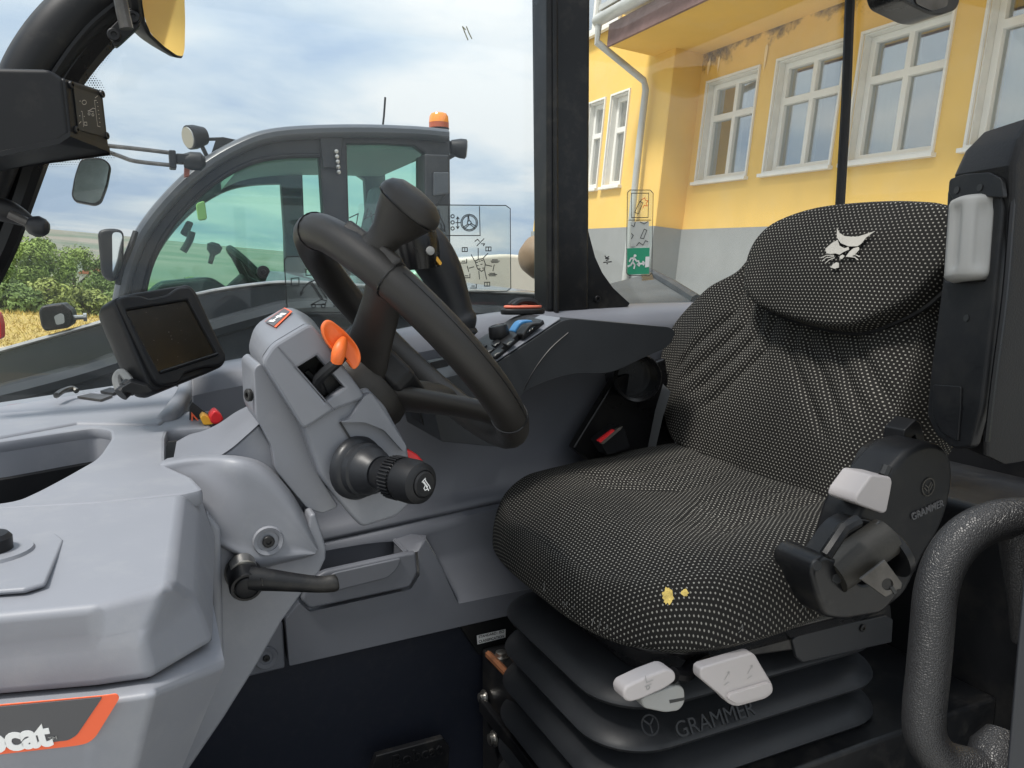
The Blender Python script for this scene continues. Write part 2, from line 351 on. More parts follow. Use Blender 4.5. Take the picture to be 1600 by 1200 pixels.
# dry grass strip in front of the trees
DRYG = mat('dry_grass', (0.46, 0.35, 0.10), 0.9, var=0.3, vscale=1.5)
rnd = random.Random(3); vs, fs = [], []
for i in range(9000):
    px = rnd.uniform(-60, 520); rg = rnd.uniform(14.6, 21.5); d = WR(px, 420, rg); p = V((d.x, d.y, GZ+hgt(rg, math.atan2(d.x, d.y))))
    a = rnd.uniform(0, 6.28); h = rnd.uniform(0.05, 0.15)*(0.6+0.8*mnoise.noise(V((d.x*0.5, d.y*0.5, 0)))**2*2); wd = 0.010; s = V((math.cos(a), math.sin(a), 0))*wd; ln = V((rnd.uniform(-.08, .08), rnd.uniform(-.08, .08), h))
    k = len(vs); vs += [p-s, p+s, p+ln]; fs.append((k, k+1, k+2))
gr = mk('dry_grass', (vs, fs), DRYG, lv=True, smooth=False); tag(gr, 'yellow dry grass strip in front of the trees', 'grass', kind='stuff')

# trees beyond the dry grass
BARK = mat('bark', (0.10, 0.075, 0.05), 0.9, var=0.3)
def leaf_mat(nm, c):
    m_ = mat(nm, c, 0.6, spec=0.3, var=0.35, vscale=0.9); b = m_.node_tree.nodes['Principled BSDF']
    b.inputs['Transmission Weight'].default_value = 0.0; b.inputs['Subsurface Weight'].default_value = 0.0; return m_
LEAVES = [leaf_mat('leaf_mid', (0.19, 0.26, 0.055)), leaf_mat('leaf_dark', (0.13, 0.19, 0.045)), leaf_mat('leaf_olive', (0.24, 0.28, 0.065))]
def tree(px, pyt, rng, wpx, label, k, nl=3600, seed=0):
    nl = int(nl*1.9)
    rd = random.Random(seed); d = WR(px, 420, rng); bz = GZ+hgt(rng, math.atan2(d.x, d.y)); base = V((d.x, d.y, bz))
    top = WR(px, pyt, rng).z; H = top-bz; R = wpx/2*rng/F_PX
    t = thing('leafy_tree', base, label, 'tree', 'trees beyond the dry grass', lv=True)
    lean = V((rd.uniform(-.1, .1), rd.uniform(-.1, .1), 0))
    tr = [tube(crom([base, base+V((0, 0, H*0.25))+lean*0.5, base+V((0, 0, H*0.6))+lean, base+V((0, 0, H*0.85))+lean*1.4], 4), crom1([0.13, 0.11, 0.07, 0.02], 4), 8)]
    for q in range(6):
        a = rd.uniform(0, 6.28); z0 = H*rd.uniform(0.25, 0.6); p0 = base+V((0, 0, z0))+lean; p1 = p0+V((math.cos(a)*R*0.6, math.sin(a)*R*0.6, H*rd.uniform(0.12, 0.3)))
        tr.append(tube(crom([p0, (p0+p1)/2+V((0, 0, 0.1)), p1], 3), crom1([0.05, 0.035, 0.012], 3), 6))
    mk('trunk', join(*tr), BARK, t, lv=True)
    cl = []
    for q in range(38):
        a = rd.uniform(0, 6.28); zf = rd.uniform(0.12, 0.95); prof = math.sin(math.pi*min(1, (zf*0.85+0.13)))**0.6; rr_ = R*prof*rd.uniform(0.25, 0.8)
        cl.append((base+lean+V((math.cos(a)*rr_, math.sin(a)*rr_, H*(0.12+0.82*zf))), R*rd.uniform(0.15, 0.34)))
    vs, fs = [], []
    for i in range(nl):
        c, r_ = cl[rd.randrange(len(cl))]; dv = V((rd.gauss(0, 1), rd.gauss(0, 1), rd.gauss(0, 0.8))).normalized()*r_*rd.random()**0.35; p = c+dv
        if p.z > top+0.1: continue
        n = (dv.normalized()+V((rd.uniform(-.7, .7), rd.uniform(-.7, .7), rd.uniform(-.2, 1)))).normalized(); u, v_ = basis(n); s = rd.uniform(0.030, 0.065); e_ = rd.uniform(0, 6.28)
        a_, b_ = u*math.cos(e_)+v_*math.sin(e_), v_*math.cos(e_)-u*math.sin(e_)
        kk = len(vs); vs += [p-a_*s*1.5, p-b_*s*.7+n*s*.2, p+a_*s*1.5, p+b_*s*.7+n*s*.2]; fs.append((kk, kk+1, kk+2, kk+3))
    mk('crown', (vs, fs), LEAVES[k], t, lv=True, smooth=False)
tree(44, 350, 36, 130, 'tallest light green tree, just right of the black ball mount', 0, 5600, 1)
tree(-30, 376, 31, 100, 'green tree cut off by the left edge of the picture', 1, 3600, 2)
tree(118, 382, 44, 100, 'green tree under the pale hill, left of the far house', 0, 4600, 3)
tree(165, 396, 38, 85, 'dark green tree behind the square mirror of the other machine', 1, 3200, 4)
tree(70, 438, 27, 80, 'low light green bush in front of the tallest tree', 2, 3000, 5)
tree(12, 445, 26, 80, 'low dark green bush at the left edge above the dry grass', 1, 3000, 6)
tree(135, 447, 29, 90, 'low olive bush above the work light', 2, 3200, 7)
tree(205, 430, 31, 70, 'dark bush beside the front of the other machine', 1, 2600, 8)
tree(300, 428, 44, 60, 'small green tree seen through the front of the other cab', 0, 2000, 9)
tree(390, 434, 50, 55, 'round green bush seen through the other cab, behind its steering wheel', 0, 1800, 10)
tree(440, 432, 46, 60, 'bare-looking olive bush seen through the other cab near its pillar', 2, 1500, 11)
# small far house
HW = mat('house_wall', (0.62, 0.58, 0.52), 0.8, var=0.1); HR = mat('house_roof', (0.42, 0.16, 0.08), 0.8, var=0.2)
hd = WR(147, 432, 120); hb = V((hd.x, hd.y, hd.z-0.9))
hs = thing('far_house', hb, 'small white far house with orange roof between the trees', 'house', lv=True)
mk('wall', abox(hb.x-1.7, hb.x+1.7, hb.y-2, hb.y+2, hb.z-4, hb.z+1.3), HW, hs, lv=True, smooth=False)
rf = [V((hb.x-2, hb.y-2.2, hb.z+1.25)), V((hb.x+2, hb.y-2.2, hb.z+1.25)), V((hb.x, hb.y-2.2, hb.z+2.3))]
mk('roof', prism(rf, V((0, 4.4, 0))), HR, hs, lv=True, smooth=False)
for dx in (-0.7, 0.7): mk('window', abox(hb.x+dx-.3, hb.x+dx+.3, hb.y-2.03, hb.y-1.98, hb.z-.2, hb.z+.7), BLACKG, hs, lv=True, smooth=False)

# ------------------------------------------------------------------ yellow building
YEL = mat('yellow_render', (0.76, 0.49, 0.115), 0.9, bump=('noise', 60, 0.12, 0.004), var=0.07, vscale=1.3, dirt=0.35, dscale=1.9, dcol=(0.66, 0.52, 0.27))
PLIN = mat('grey_plinth', (0.24, 0.25, 0.247), 0.9, bump=('noise', 40, 0.15, 0.004), var=0.10, vscale=1.5, dirt=0.35, dscale=5, dcol=(0.25, 0.25, 0.25))
WPVC = mat('white_window_paint', (0.74, 0.73, 0.69), 0.55, var=0.05, dirt=0.35, dscale=6, dcol=(0.5, 0.47, 0.4))
SILLM = mat('white_sill_paint', (0.70, 0.69, 0.65), 0.6, var=0.08)
PANE = glass_mat('building_pane', (0.86, 0.90, 0.88), 8.0, 0.0)
ROOM = mat('dim_room', (0.26, 0.26, 0.24), 0.9)
CURT = mat('pale_curtain', (0.55, 0.53, 0.48), 0.9)
GUT = mat('grey_gutter', (0.42, 0.43, 0.42), 0.5, var=0.15, vscale=3)
FASC = mat('brown_fascia', (0.20, 0.125, 0.12), 0.8, var=0.25, vscale=4, bump=('noise', 12, 0.5, 0.02))
def flat(p): return V((p.x, p.y, 0))
uB = lvdir(293, 388); uB = V((uB.x, uB.y, 0)).normalized(); pB = V((uB.y, -uB.x, 0)); kz = V((0, 0, 1))
P0 = WZ(1100, 358, 0.65)
def mw(px, py):                                         # pixel -> (along the wall, height) on the recessed main wall
    p = PL(px, py, P0, pB, True); return ((p-P0).dot(uB), p.z)
inner = PL(1065, 360, P0, pB, True); sI = (inner-P0).dot(uB)
cor = PL(1022, 360, inner, uB, True); OFF = (inner-cor).dot(pB)       # the left part stands forward by OFF
Q0 = P0-pB*OFF
def pw(px, py): p = PL(px, py, Q0, pB, True); return ((p-Q0).dot(uB), p.z)
zS = mw(1150, 66)[1]                                    # soffit height
zP = 0.65; S_NEAR = mw(1600, 300)[0]-4.2; S_FAR = pw(836, 330)[0]
bld = thing('yellow_building', V((P0.x, P0.y, GZ)), 'two storey yellow building with grey plinth and white windows', 'building', lv=True)
wins = []                                               # (s0, s1, z0, z1) of the openings, s grows away from the eye
def opening(f, tl, tr, br, bl):
    a, b, c, d = f(*tl), f(*tr), f(*br), f(*bl); return ((b[0]+c[0])/2, (a[0]+d[0])/2, (c[1]+d[1])/2, (a[1]+b[1])/2)
o1 = opening(mw, (1105, 132), (1186, 106), (1166, 274), (1090, 284)); o2 = opening(mw, (1216, 92), (1322, 62), (1298, 256), (1196, 269)); o3 = opening(mw, (1350, 50), (1490, 20), (1458, 230), (1324, 250))
z0 = (o1[2]+o2[2]+o3[2])/3; z1 = (o1[3]+o2[3]+o3[3])/3; wd3 = ((o1[1]-o1[0])+(o2[1]-o2[0])+(o3[1]-o3[0]))/3
ops = [(o[0], o[1], z0, z1) for o in (o1, o2, o3)]
l4 = mw(1518, 190)[0]; ops.append((l4-wd3*1.25, l4, z0, z1+0.25)); ops.append((l4-wd3*1.25-0.5-wd3, l4-wd3*1.25-0.5, z0, z1))
TH = 0.30
mk('wall', plate([(sI, GZ), (S_NEAR, GZ), (S_NEAR, zS), (sI, zS)], [[(a, c), (b, c), (b, d), (a, d)] for a, b, c, d in ops], flat(P0)+pB*TH/2, uB, kz, TH), YEL, bld, lv=True, smooth=False)
n1_ = pw(986, 142); n2_ = pw(951, 288); n0 = opening(pw, (952, 152), (986, 141), (968, 286), (948, 290))
nw_ = n0[1]-n0[0]; gapn = n0[1]-pw(942, 160)[0]
pops = [(n0[0], n0[1], n0[2], n0[3])]; st = abs(pw(942, 200)[0]-n0[1])
for q in range(1, 4): pops.append((n0[0]+q*(nw_+st), n0[1]+q*(nw_+st), n0[2], n0[3]))
ZT = zS+5.5
mk('wall', plate([(sI, GZ), (S_FAR, GZ), (S_FAR, ZT), (sI, ZT)], [[(a, c), (b, c), (b, d), (a, d)] for a, b, c, d in pops], flat(Q0)+pB*TH/2, uB, kz, TH), YEL, bld, lv=True, smooth=False)
ret = P0+uB*sI
mk('return_wall', prism([V((0, 0, 0))+(ret-pB*(OFF-0.002)).xy.to_3d()+kz*GZ, (ret+pB*0.06).xy.to_3d()+kz*GZ, (ret+pB*0.06).xy.to_3d()+kz*zS, (ret-pB*(OFF-0.002)).xy.to_3d()+kz*zS], -uB*0.012), YEL, bld, lv=True, smooth=False)
for nm, org, a, b in (('plinth', P0, S_NEAR, sI-0.03), ('plinth', Q0, sI-0.03, S_FAR)):
    o = flat(org)
    mk(nm, prism([o+uB*a-pB*0.03+kz*GZ, o+uB*b-pB*0.03+kz*GZ, o+uB*b-pB*0.03+kz*zP, o+uB*a-pB*0.03+kz*zP], pB*0.028), PLIN, bld, lv=True, smooth=False)
o = flat(ret); mk('plinth', prism([o-pB*(OFF+0.03)-uB*0.03+kz*GZ, o-pB*0.03-uB*0.03+kz*GZ, o-pB*0.03-uB*0.03+kz*zP, o-pB*(OFF+0.03)-uB*0.03+kz*zP], -uB*0.012), PLIN, bld, lv=True, smooth=False)
def bwindow(org, op, cols=2, deep=0.10, tr=0.36):
    a, b, c, d = op; fo = flat(org); w_, h_ = b-a, d-c
    fr = mk('window', plate([(a-.02, c-.02), (b+.02, c-.02), (b+.02, d+.02), (a-.02, d+.02)], [[(a, c), (b, c), (b, d), (a, d)]], fo-pB*0.008, uB, kz, 0.022), WPVC, bld, lv=True, smooth=False)
    for (x0, x1, y0, y1) in ((a, a+.012, c, d), (b-.012, b, c, d), (a+.012, b-.012, d-.012, d)):   # painted reveals
        mk('reveal', prism([fo+uB*x0+kz*y0+pB*.004, fo+uB*x1+kz*y0+pB*.004, fo+uB*x1+kz*y1+pB*.004, fo+uB*x0+kz*y1+pB*.004], pB*(deep+.02)), SILLM, fr, lv=True, smooth=False)
    mk('sill', prism([fo+uB*(a-.04)+kz*(c-.05), fo+uB*(b+.04)+kz*(c-.05), fo+uB*(b+.04)+kz*(c-.021), fo+uB*(a-.04)+kz*(c-.021)], -pB*0.05), SILLM, fr, lv=True, smooth=False)
    hs_ = []; m0 = 0.05; cw = (w_-.024-m0*(cols+1))/cols; yt = c+h_*(1-tr)
    for q in range(cols):
        x0 = a+.012+m0+q*(cw+m0)
        for (y0, y1) in ((c+m0, yt-.03), (yt+.03, d-.012-m0)): hs_.append((x0, x0+cw, y0, y1))
    mk('sash_frame', plate([(a+.012, c), (b-.012, c), (b-.012, d-.012), (a+.012, d-.012)], [[(p, r), (q, r), (q, s), (p, s)] for p, q, r, s in hs_], fo+pB*deep, uB, kz, 0.07, 0.006), WPVC, fr, lv=True, smooth=False)
    for p, q, r, s in hs_:
        mk('pane', prism([fo+uB*(p-.01)+kz*(r-.01)+pB*deep, fo+uB*(q+.01)+kz*(r-.01)+pB*deep, fo+uB*(q+.01)+kz*(s+.01)+pB*deep, fo+uB*(p-.01)+kz*(s+.01)+pB*deep], pB*0.006), PANE, fr, lv=True, smooth=False)
    # the dim room behind the glass and a half drawn curtain
    bx_ = [fo+uB*(a-.3)+kz*(c-.3)+pB*.31, fo+uB*(b+.3)+kz*(c-.3)+pB*.31, fo+uB*(b+.3)+kz*(d+.3)+pB*.31, fo+uB*(a-.3)+kz*(d+.3)+pB*.31]
    q_ = [p+pB*1.6 for p in bx_]; mk('room', (bx_+q_, [(0, 1, 5, 4), (1, 2, 6, 5), (2, 3, 7, 6), (3, 0, 4, 7), (4, 5, 6, 7)]), ROOM, fr, lv=True, smooth=False)
    n = 26; cf = 0.42 if cols == 2 else 0.5; top, bot = [], []
    for i in range(n+1):
        s = b-.02-(w_*cf)*i/n; off = pB*(deep+.12+.025*math.sin(i*1.55)); top.append(fo+uB*s+kz*(d-.03)+off); bot.append(fo+uB*s+kz*(c+.02)+off)
    mk('curtain', (top+bot, [(i, i+1, n+2+i, n+1+i) for i in range(n)]), CURT, fr, lv=True)
for op in ops: bwindow(P0, op)
for op in pops: bwindow(Q0, op, 1, 0.10, 0.38)
# soffit slab, fascia and gutter over the recess
fx = PL(953, 72, V((0, 0, zS)), kz, True); sE = (fx-P0).dot(uB); oE = -(fx-P0).dot(pB)      # far front corner of the slab
o = flat(P0)
mk('soffit', prism([o+uB*sE-pB*oE+kz*zS, o+uB*S_NEAR-pB*oE+kz*zS, o+uB*S_NEAR+pB*TH+kz*zS, o+uB*sE+pB*TH+kz*zS], kz*0.10), YEL, bld, lv=True, smooth=False)
mk('fascia', prism([o+uB*(sE+.01)-pB*(oE+.03)+kz*(zS-.01), o+uB*S_NEAR-pB*(oE+.03)+kz*(zS-.01), o+uB*S_NEAR-pB*(oE+.002)+kz*(zS-.01), o+uB*(sE+.01)-pB*(oE+.002)+kz*(zS-.01)], kz*0.22), FASC, bld, lv=True, smooth=False)
gp = [o+uB*(sE+.15)-pB*(oE+.10)+kz*(zS+.26), o+uB*S_NEAR-pB*(oE+.10)+kz*(zS+.26)]
mk('gutter', tube(gp, 0.06, 12), GUT, bld, lv=True)
mk('roof_edge', prism([o+uB*(sE+.06)-pB*(oE+.14)+kz*(zS+.33), o+uB*S_NEAR-pB*(oE+.14)+kz*(zS+.33), o+uB*S_NEAR+pB*.5+kz*(zS+.45), o+uB*(sE+.06)+pB*.5+kz*(zS+.45)], kz*.05), GUT, bld, lv=True, smooth=False)
def pq(px, py, off=0.09): p = PL(px, py, Q0-pB*off, pB, True); return p
gt = gp[0]+uB*(-.05)
dp = [gt+kz*(-.03), gt+kz*(-.22), PL(1006, 126, Q0-pB*.09, pB, True), pq(1009, 140), pq(1000, 215), pq(986, 352), pq(986, 352)-kz*2.2]
mk('downpipe', tube(dp, 0.036, 12), GUT, bld, lv=True)
# damp stain along the wall head, upper left window
up0 = pw(930, 20); ua = pw(972, 20)
a0, a1 = sorted((ua[0], ua[0]+1.2)); zlow = pw(960, 38)[1]
bwindow(Q0-pB*0.035, (a0, a1, zlow, zlow+1.5), 2, 0.02, 0.36)
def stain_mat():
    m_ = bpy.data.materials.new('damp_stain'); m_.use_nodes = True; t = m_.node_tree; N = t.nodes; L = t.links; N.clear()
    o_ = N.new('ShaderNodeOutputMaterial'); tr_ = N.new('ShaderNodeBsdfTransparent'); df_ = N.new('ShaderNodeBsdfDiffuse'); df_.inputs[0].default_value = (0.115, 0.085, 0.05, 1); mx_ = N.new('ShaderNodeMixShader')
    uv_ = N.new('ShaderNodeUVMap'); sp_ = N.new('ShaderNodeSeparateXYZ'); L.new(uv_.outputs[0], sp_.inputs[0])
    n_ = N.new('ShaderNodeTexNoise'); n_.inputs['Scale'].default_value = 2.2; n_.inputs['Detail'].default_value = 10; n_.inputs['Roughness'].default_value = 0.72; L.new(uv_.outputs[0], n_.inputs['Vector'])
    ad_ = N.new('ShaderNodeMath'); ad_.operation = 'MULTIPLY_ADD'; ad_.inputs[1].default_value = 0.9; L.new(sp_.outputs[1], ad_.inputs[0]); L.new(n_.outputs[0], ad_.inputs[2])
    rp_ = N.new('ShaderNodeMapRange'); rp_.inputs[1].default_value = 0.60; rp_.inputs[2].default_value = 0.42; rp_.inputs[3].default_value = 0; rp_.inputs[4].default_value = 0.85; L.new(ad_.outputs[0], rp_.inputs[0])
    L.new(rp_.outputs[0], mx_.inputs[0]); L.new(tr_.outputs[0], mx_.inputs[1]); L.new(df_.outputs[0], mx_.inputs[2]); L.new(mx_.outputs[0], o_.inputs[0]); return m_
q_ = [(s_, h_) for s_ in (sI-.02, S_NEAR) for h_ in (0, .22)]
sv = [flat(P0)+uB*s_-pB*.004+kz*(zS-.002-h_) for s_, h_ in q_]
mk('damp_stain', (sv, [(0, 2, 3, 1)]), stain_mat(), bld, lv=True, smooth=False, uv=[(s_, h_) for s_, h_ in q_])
rd = random.Random(9); gs = []
PALES = mat('pale_runoff', (0.84, 0.66, 0.36), 0.9, var=.1, vscale=5)
for i in range(46):                                     # pale run-off streaks below the slab
    s_ = sI-rd.choice((.15, .2, .28, .9, 1.3, 1.9, 2.6, 3.3, 3.9))-rd.uniform(-.06, .12); z_ = zS-.05-rd.uniform(0, .5)-(rd.uniform(0, 1.9) if rd.random() < .4 else 0); wd_ = rd.uniform(.008, .03); hh = rd.uniform(.08, .32); c_ = flat(P0)+uB*s_-pB*(.0035+.0002*i)
    if any(a-.06 < s_ < b+.06 and z_-hh < d+.06 for a, b, c, d in ops): continue
    gs.append(([c_+uB*wd_+kz*z_, c_+uB*wd_*.8+kz*(z_-hh*.6), c_+kz*(z_-hh), c_-uB*wd_*.7+kz*(z_-hh*.5), c_-uB*wd_+kz*z_, c_+kz*(z_+.03)], [(0, 1, 2, 3, 4, 5)]))
tag(mk('runoff_streak', join(*gs), PALES, bld, lv=True, smooth=False), kind='stuff')
# ================================================================== THE OTHER MACHINE, parked beyond the hood (cab frame: same slope)
GREENG = glass_mat('green_tinted_glass', (0.70, 0.935, 0.835), 1.0, 0.0, dirt=0.05, dcol=(0.6, 0.65, 0.6), dscale=5)
CABP = mat('cab_charcoal_paint', (0.013, 0.0145, 0.018), 0.5, var=0.12, vscale=4, dirt=0.18, dscale=5, dcol=(0.2, 0.19, 0.18))
CABL = mat('cab_grey_paint', (0.055, 0.06, 0.068), 0.28, var=0.1, dirt=0.15, dscale=6)
LENSG = mat('lamp_lens', (0.35, 0.36, 0.36), 0.12, metal=0.3)
AMBER = mat('amber_lens', (0.85, 0.26, 0.02), 0.18, coat=0.5)
AMBERD = mat('amber_lens_base', (0.45, 0.10, 0.04), 0.25)
MIRR = mat('mirror_glass', (0.85, 0.86, 0.86), 0.02, 1.0)
RUSTP = mat('rust_red_paint', (0.28, 0.08, 0.05), 0.5)
YM, YF = 4.0, 5.25
def M2(px, py, y=YM): p = T(px, py, y); return (p.x, p.z)
def m3(px, py, y=YM): return T(px, py, y)
oM = V((0, YM, 0)); ex, ez, ey = V((1, 0, 0)), V((0, 0, 1)), V((0, 1, 0))
tm = thing('parked_telehandler', V((0.8, (YM+YF)/2, -1.75)), 'dark grey telehandler cab with green tinted windows and orange beacon', 'telehandler')
outer_px = [(190, 470), (200, 425), (222, 372), (262, 318), (312, 270), (372, 233), (432, 213), (540, 207), (640, 209), (700, 214), (701, 330), (703, 640), (170, 640)]
front_px = [(226, 470), (238, 420), (262, 370), (300, 322), (344, 284), (392, 258), (440, 248), (497, 246), (503, 345), (505, 480), (226, 480)]
rear_px = [(540, 226), (600, 226), (645, 229), (660, 240), (664, 330), (664, 470), (548, 470), (543, 330)]
def smooth_px(pts, idx0, idx1, k=5):
    c = crom([V((x, y, 0)) for x, y in pts[idx0:idx1+1]], k); return pts[:idx0]+[(p.x, p.y) for p in c]+pts[idx1+1:]
outer_px = smooth_px(outer_px, 0, 7); front_px = smooth_px(front_px, 0, 7)
for y_, nm in ((YM, 'side_frame'), (YF, 'far_side_frame')):
    mk(nm, plate([M2(x, y) for x, y in outer_px], [[M2(x, y) for x, y in front_px], [M2(x, y) for x, y in rear_px]], V((0, y_, 0)), ex, ez, 0.07, 0.012), CABP, tm)
mk('front_side_glass', plate([M2(x, y) for x, y in front_px], [], V((0, YM+.0, 0)), ex, ez, 0.008), GREENG, tm, smooth=False)
mk('rear_side_glass', plate([M2(x, y) for x, y in rear_px], [], V((0, YM+.0, 0)), ex, ez, 0.008), GREENG, tm, smooth=False)
# arched front rail that stands proud of the side frame
arch = crom([m3(x, y, YM-.05) for x, y in [(186, 480), (198, 425), (220, 370), (260, 316), (310, 268), (370, 231), (432, 211), (540, 205), (640, 207), (698, 212)]], 5)
mk('roof_rail', tube(arch, 0.034, 10, sy=1.3), CABL, tm)
arch2 = crom([m3(x, y, YM-.045) for x, y in [(222, 475), (234, 420), (258, 368), (297, 319), (342, 281), (391, 255), (440, 245), (500, 243)]], 5)
mk('window_seal', tube(arch2, 0.012, 8), BLACK, tm)
# roof and windscreen skin between the two sides
o2 = [V((p.x, 0, p.z)) for p in crom([m3(x, y) for x, y in [(205, 480), (214, 430), (236, 375), (272, 326), (320, 280), (378, 243), (434, 222), (540, 216), (690, 222)]], 4)]
k0 = int(len(o2)*0.62)
ra = o2[k0:]
mk('roof', prism([p+ey*(YM+.036) for p in ra]+[p+ey*(YM+.036)+ez*-.04 for p in reversed(ra)], ey*(YF-YM-.072)), mat('roof_liner', (0.20, 0.21, 0.20), 0.8), tm)
wa = o2[:k0+1]
mk('windscreen', loft([[p+ey*(YM+.04) for p in wa], [p+ey*(YF-.04) for p in wa]], False, False), glass_mat('green_windscreen', (0.72, 0.94, 0.84), 0.8), tm)
# door hinge pillar cover, bolts, rear corner box
mk('pillar_cover', prism([m3(500, 214, YM-.06), m3(536, 214, YM-.06), m3(532, 262, YM-.06), m3(505, 262, YM-.06)], ey*.02), CABP, tm, bevel=.006)
for q in range(5): mk('bolt', lathe(m3(525+q*1, 237+q*8, YM-.065), (0, -1, 0), [(0, .011), (.012, .010), (.014, .004)], 10), STEEL, tm)
mk('rear_box', prism([m3(664, 240, YM-.12), m3(702, 242, YM-.12), m3(702, 300, YM-.12), m3(697, 305, YM-.12), m3(664, 340, YM-.12)], ey*.16), CABP, tm, bevel=.01)
mk('rear_panel', prism([m3(678, 269, YM-.14), m3(702, 269, YM-.14), m3(702, 302, YM-.14), m3(678, 306, YM-.14)], ey*.02), CABL, tm, bevel=.006)
# beacon, antenna, lamps
bc = m3(686, 207, YM+.1); s_ = bc.dot(FW)/F_PX
be = mk('beacon', lathe(bc-ez*.02, ez, [(0, 8*s_), (6*s_, 9*s_), (9*s_, 15*s_), (12*s_, 16*s_)], 20), BLACK, tm)
mk('beacon_base_lens', lathe(bc+ez*12*s_-ez*.02, ez, [(0, 15.5*s_), (8*s_, 15.5*s_)], 20), AMBERD, be)
mk('beacon_lens', lathe(bc+ez*20*s_-ez*.02, ez, [(0, 15.7*s_), (10*s_, 14.6*s_), (14*s_, 12*s_), (16*s_, 6*s_), (16.2*s_, 0)], 20), AMBER, be)
mk('beacon_stem', tube([bc-ez*.12, bc], .02, 8), BLACK, be)
mk('antenna', tube([m3(597, 207, YM+.5), m3(600, 180, YM+.5), m3(602, 152, YM+.5)], .006, 6), BLACK, tm)
def lamp(px, py, ax, r, y_=YM):
    c = m3(px, py, y_); l = mk('work_lamp', lathe(c, ax, [(-.06, .02), (-.05, r*.75), (0, r), (.03, r), (.032, r*.9)], 20), BLACK, tm)
    mk('lens', lathe(c+V(ax).normalized()*.0325, ax, [(0, r*.88), (.004, r*.86)], 20), LENSG, l); return l
lamp(304, 214, (-1, -.5, -.25), .055); lamp(719, 232, (1, -.3, -.1), .052)
mk('lamp_bracket', join(prism([m3(318, 262), m3(330, 240), m3(338, 216), m3(348, 214), m3(372, 219), m3(384, 214), m3(387, 222), m3(362, 236)], ey*.02), tube([m3(312, 218, YM+.01), m3(345, 217, YM+.01)], .008, 6), tube([m3(314, 225, YM+.01), m3(326, 250, YM+.01)], .010, 6)), BLACK, tm)
mk('lamp_bracket', join(tube([m3(690, 213), m3(708, 226)], .008, 6), tube([m3(700, 247), m3(712, 240)], .012, 6)), BLACK, tm)
# mirror arms and mirror at the front of the other cab
mk('mirror_arm', join(tube(crom([m3(150, 226, YM-.2), m3(210, 232, YM-.2), m3(268, 239, YM-.2)], 3), .009, 8), tube(crom([m3(160, 234, YM-.2), m3(190, 245, YM-.2), m3(212, 252, YM-.2), m3(266, 258, YM-.2)], 3), .009, 8)), DSTEEL, tm)
mk('mirror_bracket', join(abox(*[f for f in (m3(264, 250, YM-.2).x, m3(275, 250, YM-.2).x, YM-.24, YM-.16, m3(265, 264, YM-.2).z, m3(265, 236, YM-.2).z)]), abox(m3(275, 250, YM-.2).x, m3(300, 250, YM-.2).x, YM-.23, YM-.17, m3(280, 256, YM-.2).z, m3(280, 241, YM-.2).z)), BLACK, tm, bevel=.006)
mk('mirror_knob', lathe(m3(306, 252, YM-.2), (-1, 0, 0), [(-.04, .02), (-.02, .04), (.02, .04), (.05, .03)], 14), BLACK, tm)
mk('red_bracket', prism([m3(288, 262, YM-.18), m3(297, 258, YM-.18), m3(296, 274, YM-.18), m3(288, 276, YM-.18)], ey*.05), RUSTP, tm)
hm = mk('side_mirror', prism(place(roundpoly([M2(157, 364, YM), M2(178, 361, YM), M2(195, 364, YM), M2(195, 420, YM), M2(180, 442, YM), M2(163, 432, YM)], .03), V((0, YM-.25, 0)), ex, ez), ey*.11), BLACK, tm, bevel=.02)
mk('mirror_glass', prism(place(roundpoly([M2(179, 367, YM), M2(194, 368, YM), M2(193, 418, YM), M2(180, 436, YM)], .02), V((0, YM-.262, 0)), ex, ez), ey*.008), MIRR, hm, smooth=False)
mk('mirror_stay', tube(crom([m3(184, 445, YM-.22), m3(190, 420, YM-.22), m3(203, 388, YM-.22), m3(212, 362, YM-.2)], 4), .012, 8), BLACK, tm)
# inside the other cab: mirror, switch box, dash, wheel, seat back
mk('interior_mirror', prism(place(roundpoly([M2(306, 318, 4.4), M2(320, 313, 4.4), M2(324, 343, 4.4), M2(310, 345, 4.4)], .015), V((0, 4.4, 0)), ex, ez), ey*.03), mat('old_mirror', (0.55, 0.5, 0.16), 0.4), tm, bevel=.006)
mk('switch_box', prism(place(roundpoly([M2(292, 344, 4.4), M2(303, 348, 4.4), M2(293, 371, 4.4), M2(281, 364, 4.4)], .012), V((0, 4.4, 0)), ex, ez), ey*.05), BLACK, tm, bevel=.006)
mk('pillar_grip', tube(crom([m3(300, 362, 4.35), m3(296, 376, 4.35), m3(286, 393, 4.35)], 3), .018, 8), BLACK, tm)
mk('dashboard', prism([m3(205, 480, 4.35), m3(250, 440, 4.35), m3(330, 432, 4.35), m3(365, 455, 4.35), m3(365, 600, 4.35), m3(205, 600, 4.35)], ey*.7), BLACK, tm, bevel=.03)
wc = m3(395, 425, 4.5); wax = V((.74, 0, .68)); u_, v_ = basis(wax)
wheel_t = [wc+(u_*math.cos(a)+v_*math.sin(a))*.17 for a in [2*math.pi*i/28 for i in range(29)]]
mk('steering_wheel', join(tube(wheel_t, .02, 8), tube([wc-v_*.16, wc-wax*.05, wc+v_*.16], .02, 8), tube([wc-wax*.05, wc-wax*.4], .04, 10)), BLACK, tm)
mk('spinner_knob', lathe(m3(332, 398, 4.45), (.3, 0, 1), [(-.05, .012), (0, .015), (.02, .035), (.05, .04), (.065, .02)], 14), BLACK, tm)
sb = [m3(560, 470, 4.6), m3(605, 470, 4.6), m3(640, 300, 4.6), m3(628, 276, 4.6), m3(604, 284, 4.6), m3(585, 380, 4.6)]
mk('seat_back', prism(sb, ey*.45), BLACK, tm, bevel=.03)
